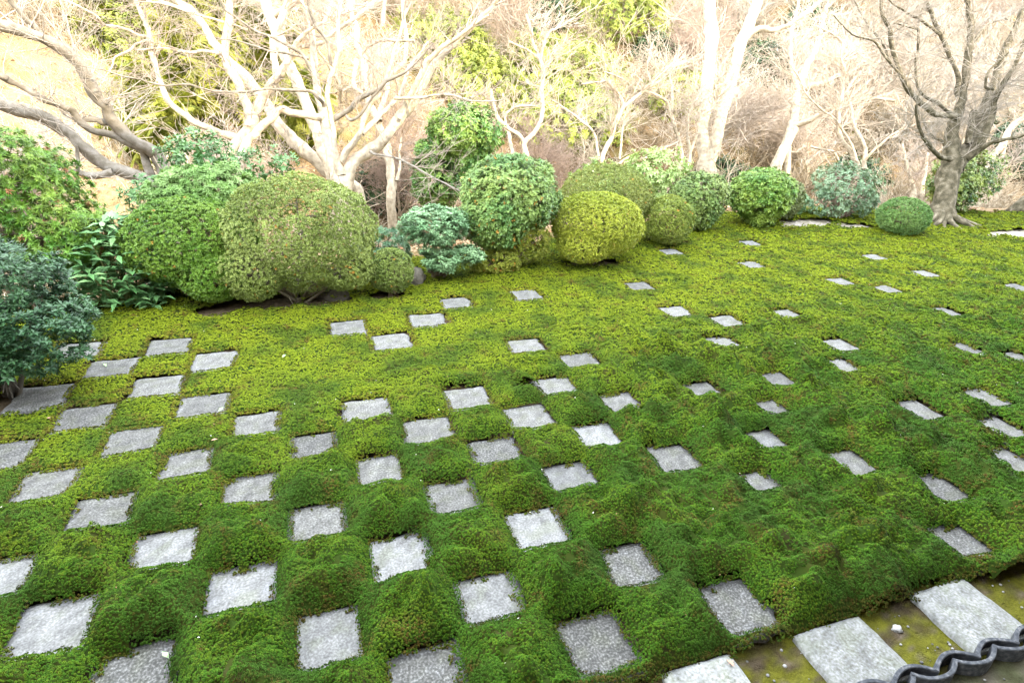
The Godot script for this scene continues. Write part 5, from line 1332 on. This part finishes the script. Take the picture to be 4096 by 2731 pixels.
	shrub("low_green", "tuft of low blue green foliage left of the loose open shrub", "shrub", Vector3(8.75, 0, -5.95), [[Vector3(0, 0.2, 0), Vector3(0.5, 0.25, 0.3)]], lance, M.leaf_soft, 0.9, 420, [Color(0.145, 0.275, 0.131), Color(0.246, 0.392, 0.203)], {"lump": 0.15})
	shrub("low_green", "low blue green foliage squeezed between the small round azalea and the tiered shrub", "shrub", Vector3(-0.35, 0, -3.7), [[Vector3(0.1, 0.25, 0), Vector3(0.4, 0.26, 0.3)]], lance, M.leaf_soft, 0.9, 420, [Color(0.087, 0.203, 0.102), Color(0.174, 0.290, 0.145)], {"lump": 0.15})
	# large leaved laurel at the left, each leaf a piece
	var o := thing("laurel", "laurel with long broad leaves between the pieris and the bright azalea dome", "laurel", Vector3(-3.2, 0, -2.95))
	var lr := RandomNumberGenerator.new()
	lr.seed = 14
	var leafmesh := []
	for k in 4:
		var g := Geo.new()
		var t := [Color(0.06, 0.15, 0.045), Color(0.09, 0.2, 0.065), Color(0.12, 0.25, 0.085), Color(0.17, 0.3, 0.11)][k] as Color
		leaf(g, Vector3.ZERO, Vector3(0, 0, 1), Vector3.UP, 0.15 + 0.014 * k, 0.058, 0.16, 0.14)
		for q in g.c.size(): g.c[q] = Color(g.c[q].r * t.r, g.c[q].g * t.g, g.c[q].b * t.b)
		leafmesh.append(g.mesh())
	var sg := Geo.new()
	var made := 0
	var heads := 0
	while made < 290:
		heads += 1
		var c := Vector3(lr.randf_range(-0.45, 0.42), 0.0, lr.randf_range(-0.4, 0.35))
		c.y = lr.randf_range(0.02, 1.0 - 1.0 * maxf(0.0, c.z) - 0.5 * absf(c.x))
		c.x -= (c.y - 0.5) * 0.1
		sg.tube(PackedVector3Array([Vector3(c.x * 0.25, -0.05, c.z * 0.25), Vector3(c.x * 0.6, c.y * 0.55, c.z * 0.6), c]), PackedFloat32Array([0.013, 0.009, 0.005]), 5, Color(0.14, 0.15, 0.06))
		for k in 5:
			if made >= 290: break
			made += 1
			var a := k * 2.4 + lr.randf()
			var lift := lr.randf_range(-0.25, 0.6)
			var lf := put("leaf", leafmesh[lr.randi() % 4], M.leaf_gloss, o)
			lf.position = c - Vector3(0, 0.012 * k, 0)
			lf.basis = Basis.from_euler(Vector3(-lift, a, lr.randf_range(-0.3, 0.3)))
	put("stems", sg.mesh(), M.twig, o)
	var more := []
	var mtint := PackedColorArray()
	for k in 1000:
		var c := Vector3(lr.randf_range(-0.5, 0.45), 0.0, lr.randf_range(-0.5, 0.3))
		c.y = lr.randf_range(0.02, 1.0 - 1.0 * maxf(0.0, c.z) - 0.5 * absf(c.x))
		more.append(Transform3D(Basis.from_euler(Vector3(lr.randf_range(-0.6, 0.3), lr.randf() * TAU, lr.randf_range(-0.3, 0.3))), c))
		mtint.push_back(Color(1, 1, 1) * lr.randf_range(0.7, 1.1))
	scatter("foliage", leafmesh[1], M.leaf_gloss, more, mtint, o)


func make_details() -> void:
	var rock := put("rock", rock_mesh(Vector3(0.2, 0.16, 0.16), 3, 0.3), M.rock)
	rock.position = Vector3(0.05, 0.05, -3.05)
	tag(rock, "rough brown rock half hidden between the small round azalea and the tiered shrub", "rock")
	rock = put("rock", rock_mesh(Vector3(0.22, 0.1, 0.14), 4, 0.25), M.rock)
	rock.position = Vector3(-0.92, -0.02, -2.8)
	tag(rock, "low flat rock under the right skirt of the largest azalea", "rock")
	rock = put("rock", rock_mesh(Vector3(0.13, 0.12, 0.12), 6, 0.3), M.rock)
	rock.position = Vector3(0.42, 0.08, -3.32)
	tag(rock, "small grey rock behind the tiered shrub's stem", "rock")
	# gravel where the moss is worn away
	for d in [[8.5, -5.2, 1.2, 0.45, "patch of pale grit in front of the round camellia and loose shrub"], [12.4, -3.75, 1.2, 0.5, "pale gravel at the right edge below the mossy trunk"]]:
		var g := Geo.new()
		for r in 17:
			for k in 25:
				var x: float = d[0] + (k / 12.0 - 1.0) * d[2]
				var z: float = d[1] + (r / 8.0 - 1.0) * d[3]
				var q := n_fine.get_noise_2d(x * 9.0, z * 9.0)
				g.vert(Vector3(x, -0.028 + 0.008 * q, z), Vector3.UP, Color(0.44, 0.42, 0.39).lerp(Color(0.3, 0.28, 0.22), clampf(0.5 + q * 1.5, 0.0, 1.0)))
		grid_normals(g, 17, 25, true)
		tag(put("gravel", g.mesh(), M.soil), d[4], "", "", "structure")
	# ferns
	for d in [[9.25, -4.45, 0.2, "yellow green fern between the loose shrub and the round blue green bush", Color(0.3, 0.32, 0.05)], [-0.1, -3.55, 0.34, "yellow green fern behind the small round azalea", Color(0.26, 0.3, 0.05)], [12.1, -4.95, 0.24, "dark green grassy clump right of the dark stained tree's base", Color(0.05, 0.17, 0.05)]]:
		var o := thing("fern", d[3], "fern", Vector3(d[0], -0.03, d[1]))
		var r := RandomNumberGenerator.new()
		r.seed = int(d[0] * 100)
		for k in 9:
			var g := Geo.new()
			var a := TAU * k / 9.0 + r.randf()
			var out := Vector3(cos(a), 0, sin(a))
			var side := Vector3(-sin(a), 0, cos(a))
			var size: float = d[2] * r.randf_range(0.8, 1.2)
			for t in 11:
				var u := t / 11.0
				var p := out * size * u + Vector3(0, size * (0.9 * u - 0.75 * u * u), 0)
				for sd in [-1, 1]:
					leaf(g, p, (side * sd + out * 0.4).normalized(), Vector3.UP, size * 0.34 * (1.0 - u * 0.85), size * 0.085, 0.2, 0.1)
			for q in g.c.size(): g.c[q] = Color(g.c[q].r * d[4].r, g.c[q].g * d[4].g, g.c[q].b * d[4].b)
			put("frond", g.mesh(), M.leaf_soft, o)
	# fallen leaves and petals
	var r := RandomNumberGenerator.new()
	r.seed = 21
	var lg := Geo.new()
	leaf(lg, Vector3(-0.5, 0, 0), Vector3(1, 0, 0), Vector3.UP, 1.0, 0.42, 0.1, 0.12)
	var lm := lg.mesh()
	var where := []
	var tint := PackedColorArray()
	while where.size() < 800:
		var x := r.randf_range(-4.0, 14.0)
		var z := r.randf_range(-5.4, 2.7)
		var q := int((z - MZ0) / STEP) * MW + int((x - MX0) / STEP)
		if q < 0 or q >= moss_h.size() or moss_h[q] < 0.0: continue
		var s := r.randf_range(0.006, 0.016)
		where.append(Transform3D(Basis.from_euler(Vector3(r.randf_range(-0.6, 0.6), r.randf() * TAU, r.randf_range(-0.6, 0.6))).scaled(Vector3.ONE * s), Vector3(x, moss_h[q] + 0.012, z)))
		tint.push_back(Color(0.62, 0.56, 0.46).lerp(Color(0.75, 0.74, 0.68), r.randf()) if r.randf() < 0.7 else Color(0.3, 0.14, 0.08))
	tag(scatter("petals", lm, M.straw, where, tint), "tiny pale petals and bits of leaf scattered over the moss", "petals")
	var mg := Geo.new()
	for k in 5:
		var a := -1.3 + k * 0.65
		leaf(mg, Vector3.ZERO, Vector3(sin(a), 0, cos(a)), Vector3.UP, 0.6 if k == 2 else 0.5, 0.17, 0.15, 0.1)
	mg.tube(PackedVector3Array([Vector3(0, 0.01, 0), Vector3(0.03, 0.03, -0.3)]), PackedFloat32Array([0.012, 0.01]), 4, Color.WHITE)
	var mm := mg.mesh()
	for d in [
		[-3.012, 0.014, -1.334, 1, "green fallen leaf on the second stone from the left of the upper left group"],
		[-1.963, 0.014, -0.284, 1, "green fallen leaf on the right rim of a grey stone in the left checkerboard"],
		[-1.982, 0.036, 2.024, 1, "green fallen leaf at the upper corner of the lowest left stone"],
		[-1.491, 0.056, -1.083, 1, "green fallen leaf on open moss right of the upper left stones"],
		[-2.361, 0.016, 0.138, 1, "green fallen leaf on a stone corner, with a red speck beside it"],
		[-1.946, 0.076, 0.266, 0, "pinkish maple leaf on a moss cushion of the left checkerboard"],
		[-1.946, 0.086, 1.003, 0, "pale maple leaf on the moss between two rows of left stones"],
		[-3.173, 0.036, -0.414, 0, "red maple leaf in the shade beside the stone below the dark glossy shrub"],
		[1.537, 0.106, 2.262, 0, "pale maple leaf on the open moss bank in the lower right"],
		[0.592, 0.020, 2.819, 0, "brown maple leaf on the leftmost granite slab"],
	]:
		var o := MeshInstance3D.new()
		var g2 := Geo.new()
		o.mesh = mm if d[3] == 0 else lm
		var m := leafy(0.7, Color(0.3, 0.3, 0.15))
		m.albedo_color = (Color(0.42, 0.24, 0.16) if d[3] == 0 else Color(0.3, 0.45, 0.2)).linear_to_srgb()
		o.material_override = m
		o.name = numbered("fallen_leaf")
		add_child(o)
		o.position = Vector3(d[0], d[1], d[2])
		o.scale = Vector3.ONE * (0.05 if d[3] == 0 else 0.06)
		o.rotation = Vector3(r.randf_range(-0.2, 0.2), r.randf() * TAU, r.randf_range(-0.2, 0.2))
		tag(o, d[4], "fallen leaf")

func rock_mesh(size: Vector3, seed_: int, rough: float) -> ArrayMesh:
	var s := SphereMesh.new()
	s.radial_segments = 18
	s.rings = 10
	s.radius = 1.0
	s.height = 2.0
	var arr := s.get_mesh_arrays()
	var v: PackedVector3Array = arr[Mesh.ARRAY_VERTEX]
	var g := Geo.new()
	for k in v.size():
		var f := 1.0 + rough * 2.0 * n_fine.get_noise_3dv(v[k] * 2.2 + Vector3.ONE * seed_ * 9.0)
		g.vert(v[k] * f * size, v[k], Color.WHITE if size.x > 0.05 else Color(0.3, 0.295, 0.28))
	g.i = arr[Mesh.ARRAY_INDEX]
	return g.mesh()
